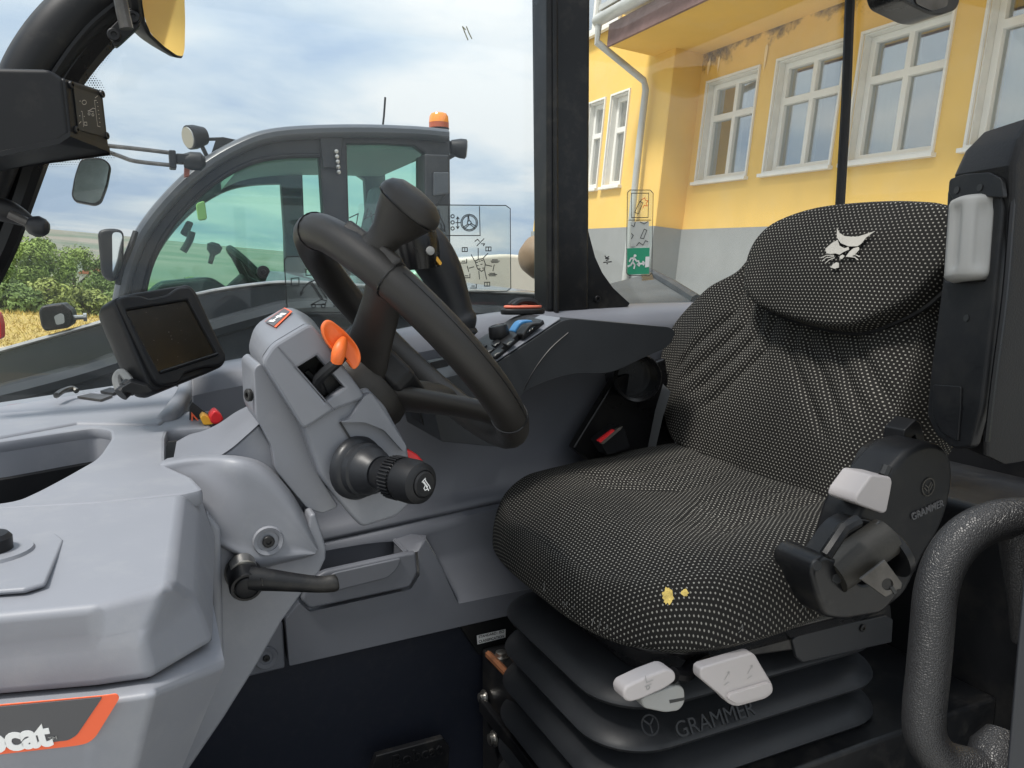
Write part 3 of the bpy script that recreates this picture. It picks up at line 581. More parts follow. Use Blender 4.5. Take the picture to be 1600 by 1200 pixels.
mk('gear_dial', lathe(m3(411, 425, 3.96), (0, -1, 0), [(0, .032), (.02, .030), (.022, .012), (.03, .010)], 20), BLACK, tm)
mk('body', abox(m3(196, 500).x, m3(700, 500).x+1.6, YM-.1, YF+.2, -1.1, m3(400, 475).z), CABP, tm, bevel=.05)
mk('wheel', lathe(V((.42, YM-.12, -1.2)), (0, -1, 0), [(-.3, .45), (-.3, .55), (0, .55), (.02, .5), (.02, .3), (-.05, .25), (-.05, .05)], 32), RUBBER, tm)
mk('wheel', lathe(V((2.3, YM-.12, -1.2)), (0, -1, 0), [(-.3, .45), (-.3, .55), (0, .55), (.02, .5), (.02, .3), (-.05, .25), (-.05, .05)], 32), RUBBER, tm)
mk('handwriting', strokes([[(0, .06), (.05, .065), (.01, 0)], [(.11, .07), (.075, .03), (.13, .035)], [(.115, .055), (.105, 0)], [(.20, .07), (.17, .06), (.16, .03), (.18, .01)]], .005, m3(553, 358, YM-.012), V((.94, 0, .35)), V((-.35, 0, .94))), DARKP, tm, smooth=False)
# ================================================================== THE CAB WE LOOK INTO (cab frame)
ex, ey, ez = V((1, 0, 0)), V((0, 1, 0)), V((0, 0, 1))
YW = 1.29
def TP(pts, y): return [T(px, py, y) for px, py in pts]
def slab(pts, y, th): return prism(TP(pts, y), ey*th)
def T2(px, py, y): p = T(px, py, y); return (p.x, p.z)
def rslab(pts, y, th, r, k=4): return prism(place(roundpoly([T2(px, py, y) for px, py in pts], r, k), V((0, y, 0)), ex, ez), ey*th)
def screw(c, ax, r, parent, m=None, name='screw'):
    s_ = mk(name, lathe(c, ax, [(0, r), (r*.45, r), (r*.6, r*.85), (r*.6, r*.45), (r*.25, r*.40), (r*.25, 0)], 14), m or BLACKM, parent); return s_
# --- floor, walls
FLZ = -0.86
fl = mk('cab_floor', abox(-.5, 1.42, .30, 1.32, FLZ-.05, FLZ), BLACK, bevel=.004); struct(fl)
rw = mk('rear_wall', abox(1.36, 1.42, .32, 1.30, FLZ, X(1540, 650, 1.36).z), BLACK, bevel=.02); struct(rw)
rl = mk('rear_shelf', prism([V((1.10, .34, -.34)), V((1.355, .34, -.34)), V((1.355, .34, FLZ)), V((1.10, .34, FLZ))], ey*.9), BLACK, bevel=.02); struct(rl)
lw = mk('lower_side_wall', prism([T(150, 1000, 1.145), T(445, 935, 1.145), T(620, 930, 1.145), T(900, 900, 1.145), V((1.3, 1.145, -.40)), V((1.3, 1.145, FLZ)), V((-.4, 1.145, FLZ))], ey*.05), NAVY, bevel=.004); struct(lw)
# upper side wall, a hollow grey shell from the glass down to the trim ledge
rows = [([(300, 584), (357, 573), (560, 535), (740, 501), (845, 490), (985, 482), (1140, 478)], 1.30),
        ([(300, 588), (357, 577), (560, 539), (740, 505), (845, 494), (985, 486), (1140, 482)], 1.235),
        ([(300, 612), (357, 600), (560, 562), (735, 528), (845, 517), (985, 506), (1140, 500)], 1.205),
        ([(300, 680), (357, 665), (560, 630), (735, 600), (845, 590), (985, 580), (1140, 570)], 1.225),
        ([(300, 765), (357, 750), (560, 715), (735, 690), (845, 680), (985, 670), (1140, 650)], 1.235),
        ([(300, 862), (357, 850), (560, 805), (690, 785), (800, 762), (985, 740), (1140, 720)], 1.225),
        ([(300, 895), (357, 880), (560, 835), (690, 806), (800, 783), (985, 760), (1140, 740)], 1.185)]
g_ = loft([crom(TP(p, y), 4) for p, y in rows], False, False)
sw = mk('side_wall', g_, GREYD, sub=1, ang=70); struct(sw); sm = sw.modifiers.new('t', 'SOLIDIFY'); sm.thickness = .01; sm.offset = 1
# --- lower trim panel with the door pocket
tp = thing('side_trim_panel', T(620, 1000, 1.10), 'grey moulded side trim panel with recess below the armrest console', 'trim panel')
def cloft(rows, k=4): return loft([crom([T(*p) for p in r], k) for r in rows], False, False)
mk('panel', rslab([(446, 968), (468, 942), (484, 956), (642, 921), (656, 898), (653, 862), (665, 843), (690, 886), (716, 943), (900, 905), (900, 938), (452, 1041)], 1.112, .03, .003), GREYD, tp, bevel=.003)
mk('recess', loft([[T(664, 838, 1.172), T(760, 807, 1.172), T(900, 765, 1.172)], [T(681, 868, 1.170), T(770, 845, 1.170), T(900, 812, 1.170)], [T(686, 880, 1.164), T(774, 858, 1.164), T(900, 826, 1.164)], [T(700, 908, 1.140), T(785, 886, 1.140), T(900, 858, 1.140)], [T(717, 943, 1.1125), T(800, 925, 1.1125), T(900, 904, 1.1125)]], False, False), GREYD, tp, ang=24)
mk('recess_side', loft([[T(665, 842, 1.1125), T(690, 886, 1.1125), T(716, 943, 1.1125)], [T(663, 837, 1.174), T(686, 880, 1.166), T(717, 943, 1.114)]], False, False), GREYD, tp)
L0 = [(480, 850, 1.19), (560, 832, 1.19), (690, 803, 1.19), (800, 780, 1.19), (900, 757, 1.19)]
mk('ledge', cloft([L0, [(482, 853, 1.182), (562, 836, 1.182), (690, 808, 1.182), (800, 784, 1.182), (900, 761, 1.182)], [(486, 858, 1.176), (566, 842, 1.176), (668, 820, 1.172), (800, 790, 1.172), (900, 766, 1.172)], [(490, 864, 1.174), (570, 850, 1.174), (664, 838, 1.172), (800, 795, 1.172), (900, 768, 1.172)]]), GREYD, tp, ang=70)
mk('saddle', loft([[T(611, 842, 1.180), T(640, 834, 1.176), T(666, 836, 1.172)], [T(628, 860, 1.125), T(646, 850, 1.125), T(665, 843, 1.118)], [T(632, 866, 1.113), T(652, 862, 1.113), T(664, 848, 1.113)]], False, False), GREYD, tp, ang=60)
mk('panel_corner', rslab([(300, 1062), (340, 985), (442, 972), (446, 1044), (310, 1076)], 1.122, .02, .004), GREYD, tp, bevel=.003)
sc = T(416, 1028, 1.119); mk('screw_cup', lathe(sc, -ey, [(0, .017), (.002, .016), (.001, .010), (-.002, .008)], 20), GREYD, tp); screw(sc-ey*.0005, -ey, .005, tp)
pk = thing('door_pocket', T(560, 930, 1.09), 'shallow grey storage pocket moulded in the trim behind the clamp handle', 'storage pocket')
lip = [(508, 893), (632, 866), (650, 863), (653, 895), (641, 918), (484, 952), (470, 938), (488, 905)]
mk('pocket_front', rslab(lip, 1.104, .014, .005), GREYD, pk, bevel=.004)
mk('pocket_step', rslab([(520, 896), (628, 872), (620, 890), (606, 903), (515, 926), (505, 912)], 1.1005, .005, .006), GREYD, pk, bevel=.003)
bk = [T(492, 853, 1.19), T(612, 838, 1.19), T(630, 866, 1.115), T(500, 895, 1.115)]
dn = ez*-.05
mk('pocket_tray', (bk+[p+dn for p in bk], [(0, 1, 5, 4), (1, 2, 6, 5), (2, 3, 7, 6), (3, 0, 4, 7), (4, 5, 6, 7)]), GREYD, pk)
mk('pocket_rim', tube([T(486, 860, 1.188), T(502, 851, 1.19), T(600, 839, 1.19), T(613, 840, 1.188), T(624, 852, 1.15), T(636, 864, 1.116)], .004, 8), GREYD, pk)
# --- pillars
bp = thing('side_pillar', T(880, 488, 1.25), 'black upright pillar between the side window and the rear quarter window', 'pillar')
mk('flange', slab([(842, -80), (858, -80), (860, 489), (847, 490)], 1.272, .03), BLACKG, bp, bevel=.003)
mk('post', prism([V((T(856, py, 1.24).x, 1.24, T(856, py, 1.24).z)) for py in (-80, 489)]+[T(921, 487, 1.24), T(924, -80, 1.24)], ey*.06), BLACKM, bp, bevel=.008)
mk('post_edge', tube([T(867, -80, 1.238), T(869, 488, 1.238)], .005, 8), BLACKM, bp)
mk('foot', rslab([(919, 360), (922, 372), (930, 402), (941, 426), (958, 450), (984, 474), (981, 479), (919, 487)], 1.245, .03, .002), BLACKM, bp, bevel=.003)
screw(T(933, 467, 1.244), -ey, .006, bp)
ap = thing('front_pillar', T(-40, 460, 1.2), 'curved black front pillar rising past the warning display to the inside mirror', 'pillar')
apx = [(330, -90), (235, -20), (150, 45), (95, 105), (60, 165), (38, 230), (18, 300), (-14, 385), (-70, 500)]
mk('tube_frame', tube(crom(TP([(290, -100), (195, -38), (112, 30), (62, 90), (30, 150), (8, 215), (-14, 290), (-46, 375), (-100, 490)], 1.24), 5), crom1([.036, .036, .036, .035, .032, .027, .022, .020, .020], 5), 14), BLACKM, ap)
mk('inner_channel', tube(crom(TP([(330, -85), (232, -20), (165, 35), (118, 88), (85, 140), (66, 190), (52, 245), (33, 305), (3, 385), (-40, 470)], 1.262), 5), crom1([.030, .030, .029, .028, .026, .024, .020, .018, .018, .018], 5), 10), BLACKG, ap)
mk('trim_rib', tube(crom(TP([(215, -20), (150, 30), (108, 78), (72, 132)], 1.215), 5), .004, 6), BLACKM, ap)
# --- glass
GL = glass_mat('cab_glass', (0.97, 0.985, 0.98), 0.5, 0.0, dirt=0.02, dcol=(0.75, 0.77, 0.76), dscale=7, lo=0.45, hi=0.85)
GL2 = glass_mat('rear_quarter_glass', (0.985, 0.99, 0.98), 0.9, 0.0, dirt=0.05, dcol=(0.8, 0.78, 0.7), dscale=5, lo=0.45, hi=0.85)
sg = mk('side_window', rslab([(-160, -120), (846, -120), (848, 492), (742, 503), (357, 574), (190, 606), (-160, 660)], YW+.0, .005, .004), GL, smooth=False)
tag(sg, 'large clear side window left of the black upright pillar, with printed pictograms', 'window')
XR = T(1322, 160, YW).x
qg = mk('rear_quarter_window', rslab([(921, -120), (1331, -120), (1308, 476), (985, 486), (921, 486)], YW+.0, .005, .004), GL2, smooth=False)
tag(qg, 'clear rear quarter window behind the seat with a green escape sign', 'window')
yb0 = .34
bgp = [V((XR, YW-.012, .75)), V((XR, yb0, .75)), V((XR, yb0, -.12)), V((XR, YW-.012, -.12))]
bw = mk('rear_window', prism(bgp, ex*.005), GL2, smooth=False); tag(bw, 'clear rear window at the right behind the black corner seal', 'window')
cs = mk('corner_seal', tube([T(1331, -80, YW-.004), T(1322, 160, YW-.004), T(1312, 330, YW-.004), T(1306, 478, YW-.004)], .0105, 10), BLACK)
tag(cs, 'thin black upright corner seal between quarter and rear window', 'seal')
wsx = mk('window_seal', tube(TP([(190, 604), (357, 572), (560, 535), (742, 501), (848, 490)], YW-.004), .006, 8), BLACK); tag(wsx, 'thin black rubber seal along the foot of the side window', 'seal')
# glazed roof with guard bars (out of frame above, mirrored in the rear glass)
cr = thing('roof_guard', V((.7, .9, .70)), 'black roof frame with guard bars above the cab opening', 'roof guard')
mk('roof_frame', plate([(-.15, .40), (1.5, .40), (1.5, 1.36), (-.15, 1.36)], [roundpoly([(.02, .52), (1.30, .52), (1.30, 1.24), (.02, 1.24)], .06)], V((0, 0, .70)), ex, ey, .06, .01), BLACK, cr)
for q in range(6): mk('guard_bar', tube(crom([V((.02+.22*q+.08, .50, .71)), V((.02+.22*q+.08, .88, .76)), V((.02+.22*q+.08, 1.26, .71))], 4), .012, 8), BLACKM, cr)
for q in range(2): mk('guard_bar', tube([V((-.05, .76+.24*q, .755)), V((1.4, .76+.24*q, .755))], .012, 8), BLACKM, cr)
# --- what stands just outside the side window: our own boom and hood
BOOMP = mat('boom_dark_paint', (0.036, 0.041, 0.047), 0.24, var=0.15, vscale=4, dirt=0.25, dscale=4, dcol=(0.16, 0.17, 0.17), coat=0.3)
bo = thing('loader_boom', T(400, 560, 1.9), 'dark grey boom body lying low outside the side window', 'boom')
npx = [(-160, 590), (0, 545), (150, 503), (300, 459), (400, 442), (470, 439), (600, 446), (860, 458)]
ne = crom(TP(npx, 1.80), 4); fe = [p+ey*.75+ez*(.03 if p.x > .33 else .03-.45*min(1, (.33-p.x)/.12)) for p in ne]; lo_ = [V((p.x, 1.80, -.6)) for p in ne]; lf = [V((p.x, 2.55, -.6)) for p in ne]
mk('boom_body', loft([lo_, ne, fe, lf], False, False), BOOMP, bo, bevel=.012, bang=50)
mk('edge_strip', tube([p+V((0, -.004, -.004)) for p in ne], .005, 8), STEEL, bo)
mk('side_groove', tube([p+V((0, -.002, -.075-.02*math.sin(i*.2))) for i, p in enumerate(ne)], .022, 8), BOOMP, bo)
eh = thing('engine_hood', T(1010, 460, 1.6), 'dark grey engine hood corner outside the foot of the quarter window', 'hood')
hp = [T(940, 446, 1.95), T(1016, 426, 1.98), T(1088, 470, 1.36), T(962, 482, 1.36)]
mk('hood_panel', prism(hp, V((0, 0, -.25))), mat('hood_grey_paint', (0.038, 0.044, 0.047), 0.6, var=.3, vscale=4, dirt=.3, dscale=9, dcol=(.10, .10, .10)), eh, bevel=.01)
mk('hood_edge', tube([T(1006, 427, 2.0), T(1016, 426, 1.985), T(1052, 446, 1.62), T(1089, 470, 1.36)], .014, 8), BLACK, eh)
mk('hood_vent', prism([T(1002, 430, 1.9), T(1018, 428, 1.9), T(1024, 446, 1.75), T(1004, 447, 1.75)], ez*.004), BLACKG, eh)
# white van roof and a brown hood behind, seen low between pillar and boom
vn = mk('white_car', prism(place(roundpoly([T2(630, 470, 7), T2(640, 425, 7), T2(700, 405, 7), T2(790, 396, 7), T2(850, 402, 7), T2(850, 470, 7)], .12), V((0, 7, 0)), ex, ez), ey*1.6), mat('white_car_paint', (0.72, 0.68, 0.60), 0.25, coat=0.6, dirt=0.3, dscale=3), bevel=.06)
tag(vn, 'white car roof low behind the pictogram sticker, beside the pillar', 'car')
br = mk('boom_head', lathe(T(842, 402, 5.2), (1, .2, .12), [(-.14, .05), (-.12, .10), (-.04, .16), (.1, .19), (.3, .2)], 20), mat('brown_rusty_paint', (0.22, 0.15, 0.09), 0.6, var=.2), None); tag(br, 'brown rounded machine part just left of the black upright pillar', 'machine part')

# ceramic dot band along the glass edges
rd = random.Random(2); gs = []
def frit(poly, edge, rmax, pitch=4.0):
    xs = [p[0] for p in poly]; ys = [p[1] for p in poly]
    def inside(x, y):
        c = False; j = len(poly)-1
        for i in range(len(poly)):
            if (poly[i][1] > y) != (poly[j][1] > y) and x < (poly[j][0]-poly[i][0])*(y-poly[i][1])/(poly[j][1]-poly[i][1])+poly[i][0]: c = not c
            j = i
        return c
    def dist(x, y):
        p = V((x, y)); best = 1e9
        for a, b in zip(edge[:-1], edge[1:]):
            a, b = V(a), V(b); t = max(0, min(1, (p-a).dot(b-a)/(b-a).length_squared)); best = min(best, (p-a-(b-a)*t).length)
        return best
    y = min(ys); row = 0
    while y < max(ys):
        x = min(xs)+(row % 2)*pitch/2
        while x < max(xs):
            if inside(x, y):
                r = 1.55*(1-dist(x, y)/rmax)
                if r > .35: gs.append((TP([(x+r, y), (x, y+r), (x-r, y), (x, y-r)], YW-.0015), [(0, 1, 2, 3)]))
            x += pitch
        y += pitch*.87; row += 1
frit([(182, 60), (176, 82), (160, 105), (148, 118), (160, 130), (172, 150), (120, 150), (110, 100), (150, 60)], [(176, 60), (150, 90), (124, 112), (150, 132)], 26)
frit([(60, 250), (180, 236), (178, 250), (120, 258), (62, 272)], [(62, 254), (180, 238)], 18)
frit([(0, 262), (34, 262), (20, 290), (0, 330)], [(30, 258), (2, 320)], 26)
fd = mk('frit_dots', join(*gs), DARKP, None, smooth=False); tag(fd, 'black ceramic dots fading along the edge of the side window', 'dots', kind='stuff')

sm_ = mk('glass_smudge', strokes([[T2(*p, YW-.004) for p in l] for l in ([(723, 42), (726, 50), (731, 62)], [(729, 42), (733, 52), (737, 60)], [(723, 42), (727, 46)])], .0022, V((0, YW-.004, 0)), ex, ez), mat('dried_smudge', (0.30, 0.30, 0.22), .9), None, smooth=False); tag(sm_, 'small dried greenish smudge high on the side window near the pillar', 'smudge')
# ================================================================== DASHBOARD
db = thing('dashboard', V((-.05, .62, -.86)), 'light grey moulded dashboard with tray, lid and logo panel at the left', 'dashboard')
def ZP(pts): return [Z(px, py, z) for px, py, z in pts]
# lid (near pod): top face, chamfer, side
A_ = ZP([(-170, 978, -.205), (150, 947, -.205), (262, 917, -.205), (268, 910, -.205), (284, 772, -.1955), (150, 784, -.1955), (-170, 800, -.1955)])
B_ = ZP([(-170, 1034, -.230), (150, 1004, -.230), (224, 998, -.230), (306, 934, -.230), (314, 774, -.214)])
B_ += [A_[5]+V((0, .004, -.012)), A_[6]+V((0, .004, -.012))]
C_ = [D(-170, 1104, B_[0].dot(FW)+.002), D(150, 1076, B_[1].dot(FW)+.002), D(238, 1062, B_[2].dot(FW)+.004), D(335, 1006, B_[3].dot(FW)+.006), B_[4]+V((.012, 0, -.05)), B_[5]+V((0, 0, -.06)), B_[6]+V((0, 0, -.06))]
mk('lid', loft([C_, B_, A_], True), GREY, db, bevel=.009, seg=4, bang=8)
# raised pad with the round socket cap on the lid
pad = ZP([(-120, 842, -.2025), (88, 840, -.2025), (100, 850, -.2025), (88, 880, -.2025), (72, 918, -.2025), (40, 928, -.2025), (-120, 940, -.2025)])
mk('lid_pad', prism(pad, ez*.004), GREY, db, bevel=.004, bang=20)
cp = Z(-18, 862, -.197); mk('cap_ring', lathe(cp, ez, [(-.004, .030), (.001, .028), (.001, .020)], 28), GREY, db)
mk('socket_cap', lathe(cp, ez, [(0, .0155), (.010, .0155), (.013, .013), (.014, 0)], 28), BLACK, db)
# upper deck behind the lid, with the tray opening
zd = -.196
def zp2(px, py, z=zd): p = Z(px, py, z); return (p.x, p.y)
deck = [(-200, 806), (150, 786), (284, 772), (318, 764), (300, 745), (262, 728), (258, 716), (258, 684), (262, 672), (330, 668), (332, 640), (-200, 676)]
tray = [(-190, 712), (0, 690), (120, 672), (150, 668), (172, 672), (174, 684), (158, 708), (148, 718), (100, 745), (60, 766), (20, 784), (-190, 800)]
dk = plate(roundpoly([zp2(*p) for p in deck], .006), [roundpoly([zp2(*p) for p in tray], .014)], V((0, 0, zd-.008)), ex, ey, .016, .004)
mk('deck', dk, GREY, db)
tl = [V((x, y, zd-.010)) for x, y in roundpoly([zp2(*p) for p in tray], .014)]
cc = sum(tl, V((0, 0, 0)))/len(tl)
def shr(l, k, dz): return [cc+(p-cc)*k+ez*dz for p in l]
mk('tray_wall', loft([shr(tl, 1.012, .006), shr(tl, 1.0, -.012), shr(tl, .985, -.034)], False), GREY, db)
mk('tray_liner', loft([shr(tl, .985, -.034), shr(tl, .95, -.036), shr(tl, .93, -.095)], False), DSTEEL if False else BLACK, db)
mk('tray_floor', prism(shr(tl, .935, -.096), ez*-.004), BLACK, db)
# far shelf under the windscreen, higher than the deck
sh = [Z(px, py, -.1925) for px, py in [(-200, 694), (0, 682), (120, 660), (250, 662), (278, 640), (292, 622), (296, 606), (250, 598), (190, 600), (0, 628), (-200, 655)]]
mk('far_shelf', prism(sh, ez*-.03), GREY, db, bevel=.006)
mk('shelf_end', tube(crom([Z(250, 668, -.206), Z(262, 655, -.196), Z(276, 636, -.190), Z(288, 616, -.188), Z(292, 600, -.188)], 5), .013, 20), GREY, db)
mk('core', abox(-.55, .0, .64, 1.14, FLZ, -.31), GREYD, db, bevel=.01)
# pads and cable clip on the shelf
pd = mk('rubber_pad', prism([Z(px, py, -.1915) for px, py in [(121, 622), (142, 617), (176, 620), (158, 627)]], ez*.003), DSTEEL); tag(pd, 'small flat grey pad lying on the far shelf of the dashboard', 'pad')
pd = mk('rubber_pad', prism([Z(px, py, -.1915) for px, py in [(157, 614), (172, 609), (190, 612), (176, 618)]], ez*.004), BLACK); tag(pd, 'small black clip pad on the shelf next to the monitor foot', 'pad')
pd = mk('cable_end', tube(crom([Z(88, 618, -.178), Z(98, 611, -.176), Z(112, 607, -.176), Z(120, 611, -.18)], 4), .0045, 8), DSTEEL); tag(pd, 'small grey cable end lying against the side window on the shelf', 'cable')
# knee cover facing the door, with screw
kc = thing('knee_cover', T(420, 900, .80), 'grey swooping side cover with a single screw below the steering column', 'cover')
krows = [[(262, 716, .90), (310, 709, .90), (370, 709, .90), (416, 722, .90), (456, 762, .90), (484, 812, .90), (498, 850, .90)],
 [(250, 725, .872), (303, 715, .845), (364, 714, .822), (410, 727, .818), (450, 766, .818), (479, 814, .818), (497, 855, .818)],
 [(262, 738, .862), (312, 729, .832), (362, 724, .803), (402, 735, .800), (440, 771, .800), (472, 818, .800), (496, 858, .803)],
 [(300, 760, .835), (335, 760, .812), (368, 763, .800), (400, 774, .798), (430, 795, .798), (464, 828, .798), (495, 860, .801)],
 [(318, 800, .815), (342, 805, .805), (370, 808, .798), (400, 815, .798), (435, 826, .798), (468, 842, .798), (494, 862, .801)],
 [(330, 832, .81), (350, 840, .803), (375, 850, .798), (405, 852, .798), (440, 855, .798), (472, 858, .798), (493, 864, .801)],
 [(338, 850, .81), (354, 858, .803), (378, 870, .799), (405, 885, .799), (440, 878, .799), (474, 871, .799), (492, 866, .802)],
 [(338, 852, .84), (354, 861, .84), (378, 873, .84), (405, 888, .84), (440, 881, .84), (476, 873, .84), (493, 868, .84)]]
kc3 = [crom([T(*r[j]) for r in krows], 4) for j in range(7)]
mk('cover', loft([crom([c[i] for c in kc3], 4) for i in range(len(kc3[0]))], False, False), GREY, kc, ang=50)
sc = T(419, 845, .7975); mk('screw_cup', lathe(sc, -ey, [(-.001, .016), (.003, .0145), (.0015, .011), (-.002, .010)], 24), GREY, kc); screw(sc-ey*.0012, -ey, .0062, kc)
# leg panel below it
lp = thing('leg_panel', V((.02, .80, -.86)), 'grey lower leg panel slanting down behind the black clamp handle', 'panel')
lpx = [(345, 832), (352, 854), (372, 872), (404, 888), (480, 840), (484, 804), (493, 802), (503, 832), (510, 856), (509, 874), (500, 893), (470, 930), (440, 972), (398, 1045), (350, 1122), (290, 1210), (150, 1400), (60, 1300), (250, 1215), (300, 1130), (338, 1010), (335, 900)]
mk('panel', prism(TP(lpx, .812), ey*.05), GREY, lp, bevel=.006)
mk('recess_wall', prism(TP([(322, 800), (345, 826), (350, 1035), (334, 1010)], .80), ey*.04), GREY, lp, bevel=.004)
# logo panel under the lid
d0, d1 = B_[0].dot(FW)-.002, B_[3].dot(FW)+.004
top = [D(-170, 1116, d0), D(150, 1088, B_[1].dot(FW)-.002), D(232, 1075, B_[2].dot(FW)), D(348, 1022, d1)]
mid = [D(-170, 1126, d0-.006), D(150, 1097, B_[1].dot(FW)-.008), D(240, 1084, B_[2].dot(FW)-.006), D(352, 1040, d1-.002)]
bot = [D(-170, 1330, d0+.03), D(120, 1330, d0+.04), D(190, 1300, B_[2].dot(FW)+.02), D(262, 1255, d1+.03)]
bk_ = [[p+ey*.10 for p in l] for l in (top, bot)]
mk('logo_panel', loft([bk_[0], top, mid, bot, bk_[1]], False, False), GREY, db, bevel=.006, bang=12)
gapb = [p+ey*.014 for p in top]; gapb[3] = gapb[3]+V((-.006, .01, 0)); mk('shadow_gap', loft([[p+ez*.008 for p in gapb], [p-ez*.02 for p in gapb]], False, False), BLACK, db)
# the logo sits on the flat part of that panel
lo_o = (mid[0]+mid[1]+bot[0]+bot[1])/4; ln_ = (mid[1]-mid[0]).cross(bot[0]-mid[0]).normalized()
if ln_.y > 0: ln_ = -ln_
lx = (mid[1]-mid[0]).normalized(); ly = ln_.cross(lx).normalized()
def LG(px, py): p = PL(px, py, lo_o+ln_*.0012, ln_); q = p-lo_o; return (q.dot(lx), q.dot(ly))
def lgplate(pts, lift, r=.002): return prism(place(roundpoly([LG(*p) for p in pts], r), lo_o+ln_*lift, lx, ly), ln_*.0006)
lgp = mk('logo_badge', lgplate([(-330, 1130), (162, 1086), (183, 1083), (187, 1090), (150, 1150), (138, 1160), (120, 1164), (-330, 1215)], .0012, .003), ORANGEP, db, smooth=False)
mk('badge_field', lgplate([(-330, 1133), (161, 1087), (121, 1146), (108, 1154), (-330, 1204)], .0020, .002), GREYP, lgp, smooth=False)
c0, c1 = LG(75, 1122), LG(75, 1166); th_ = math.hypot(c0[0]-c1[0], c0[1]-c1[1])
te = LG(79, 1144)
slx = V((LG(78, 1141)[0]-LG(0, 1151)[0], LG(78, 1141)[1]-LG(0, 1151)[1], 0)).normalized()
tx = lx*slx.x+ly*slx.y; ty = ln_.cross(tx).normalized()
mk('badge_letters', text_geo('bobcat', th_*1.2, lo_o+ln_*.0030+lx*te[0]+ly*te[1], tx*.80, ty, .0005, .0011, 'RIGHT', space=.95), WHITEP, lgp, smooth=False)
mk('badge_mark', text_geo('TM', th_*.16, lo_o+ln_*.0030+lx*LG(84, 1150)[0]+ly*LG(84, 1150)[1], tx, ty, .0004), LGREY, lgp, smooth=False)
# clamp lever
cl = thing('clamp_handle', T(385, 930, .77), 'black clamp handle lever on the grey leg panel', 'lever')
mk('hole', lathe(T(383, 893, .806), -ey, [(0, .0205), (.001, .0205), (.001, 0)], 24), DARKP, cl)
c_ = T(378, 905, .79); 
mk('collar', lathe(T(379, 880, .80), V((0, -1, -.35)), [(0, .013), (.012, .013), (.013, .011)], 20), STEEL, cl)
mk('hub', lathe(T(380, 893, .80), V((0, -1, -.2)), [(0, .0165), (.028, .0165), (.031, .0150), (.031, .0125), (.0285, .0120), (.0285, 0)], 24), BLACKM, cl)
mk('hub_cap', lathe(T(380, 893, .80)+V((0, -1, -.2)).normalized()*.0285, V((0, -1, -.2)), [(0, .0115), (.0035, .0110), (.0045, .009), (.0045, 0)], 24), BLACK, cl)
hy = .775; arm = [T(390, 905, hy), T(420, 906, hy-.004), T(460, 910, hy-.008), (T(500, 913, hy-.012)), T(522, 911, hy-.014), T(527, 910, hy-.014)]
mk('arm', tube(crom(arm, 5), crom1([.0125, .0115, .0098, .0088, .0092, .0072], 5), 12, sy=.8, up=ez), BLACKM, cl)
for q in range(3): mk('rib', tube([T(409+q*7, 903, .764), T(410+q*7, 915, .764)], .0012, 6), BLACKG, cl)
# hazard card and red plug between deck and column
hz = thing('warning_card', Z(318, 668, -.20), 'black warning card with an orange triangle standing behind the deck', 'card')
mk('card', slab([(296, 636), (300, 628), (352, 668), (352, 690), (296, 690)], 1.14, .004), DARKP, hz, smooth=False)
tr = [T2(299, 644, 1.13), T2(316, 663, 1.13), T2(299, 663, 1.13)]
mk('triangle', plate(tr, [[T2(301.5, 650, 1.13), T2(311, 661, 1.13), T2(301.5, 661, 1.13)]], V((0, 1.132, 0)), ex, ez, .002), ORANGEP, hz, smooth=False)
rpg = thing('red_plug', T(330, 660, 1.08), 'red plug cap on a yellow wedge behind the steering column', 'plug')
mk('plug_cap', rslab([(326, 650), (336, 640), (344, 646), (351, 656), (340, 664), (330, 662)], 1.08, .03, .006), RED, rpg, bevel=.003)
mk('wedge', rslab([(313, 654), (318, 648), (326, 652), (334, 663), (318, 664)], 1.085, .03, .002), YELLOWP, rpg, bevel=.002)
# ------------------------------------------------------------------ steering column
co = thing('steering_column', T(480, 800, .88), 'grey steering column housing with slot, logo sticker and control stalk side', 'steering column')
n1p = [(409, 566), (427, 539), (484, 505), (497, 517), (562, 606), (572, 622), (522, 641), (474, 672)]
slot = [(464, 575), (495, 556), (538, 605), (508, 627)]
nf = plate(roundpoly([T2(*p, .80) for p in n1p], .006), [[T2(*p, .80) for p in slot]], V((0, .80+.009, 0)), ex, ez, .018, .003)
mk('housing_face', nf, GREYS, co)
n1b = [T2(*p, .80) for p in n1p]
n1f = [T2(*p, .94) for p in [(386, 548), (398, 507), (450, 477), (486, 495), (556, 598), (566, 614), (516, 632), (468, 662)]]
ib = roundpoly(n1b, .008); jb = roundpoly(n1f, .012); nn = len(ib)
l0 = place(ib, V((0, .8185, 0)), ex, ez); l1 = place(jb, V((0, .94, 0)), ex, ez); cL = sum(l1, V())/nn; l2 = [cL+(p-cL)*.90+ey*.02 for p in l1]
mk('housing', loft([l0, l1, l2], False), GREYS, co, ang=50)
mk('housing_back', prism([p-ey*.001 for p in l2], ey*.003), GREYS, co)
mk('slot_inside', slab([(440, 560), (500, 535), (560, 600), (505, 650)], .86, .004), DARKP, co, smooth=False)
for q, (a, b) in enumerate((((470, 590), (506, 628)), ((478, 580), (524, 622)))): mk('slot_rail', tube([T(*a, .826), T(*b, .826)], .004, 6), BLACK, co)
mk('slot_block', rslab([(500, 590), (520, 583), (536, 603), (515, 622)], .822, .02, .004), BLACK, co, bevel=.003)
# upper end shell (pale end with the sticker)
l0u = TP([(427, 540), (484, 506), (497, 518), (520, 552), (450, 594), (409, 567)], .798)
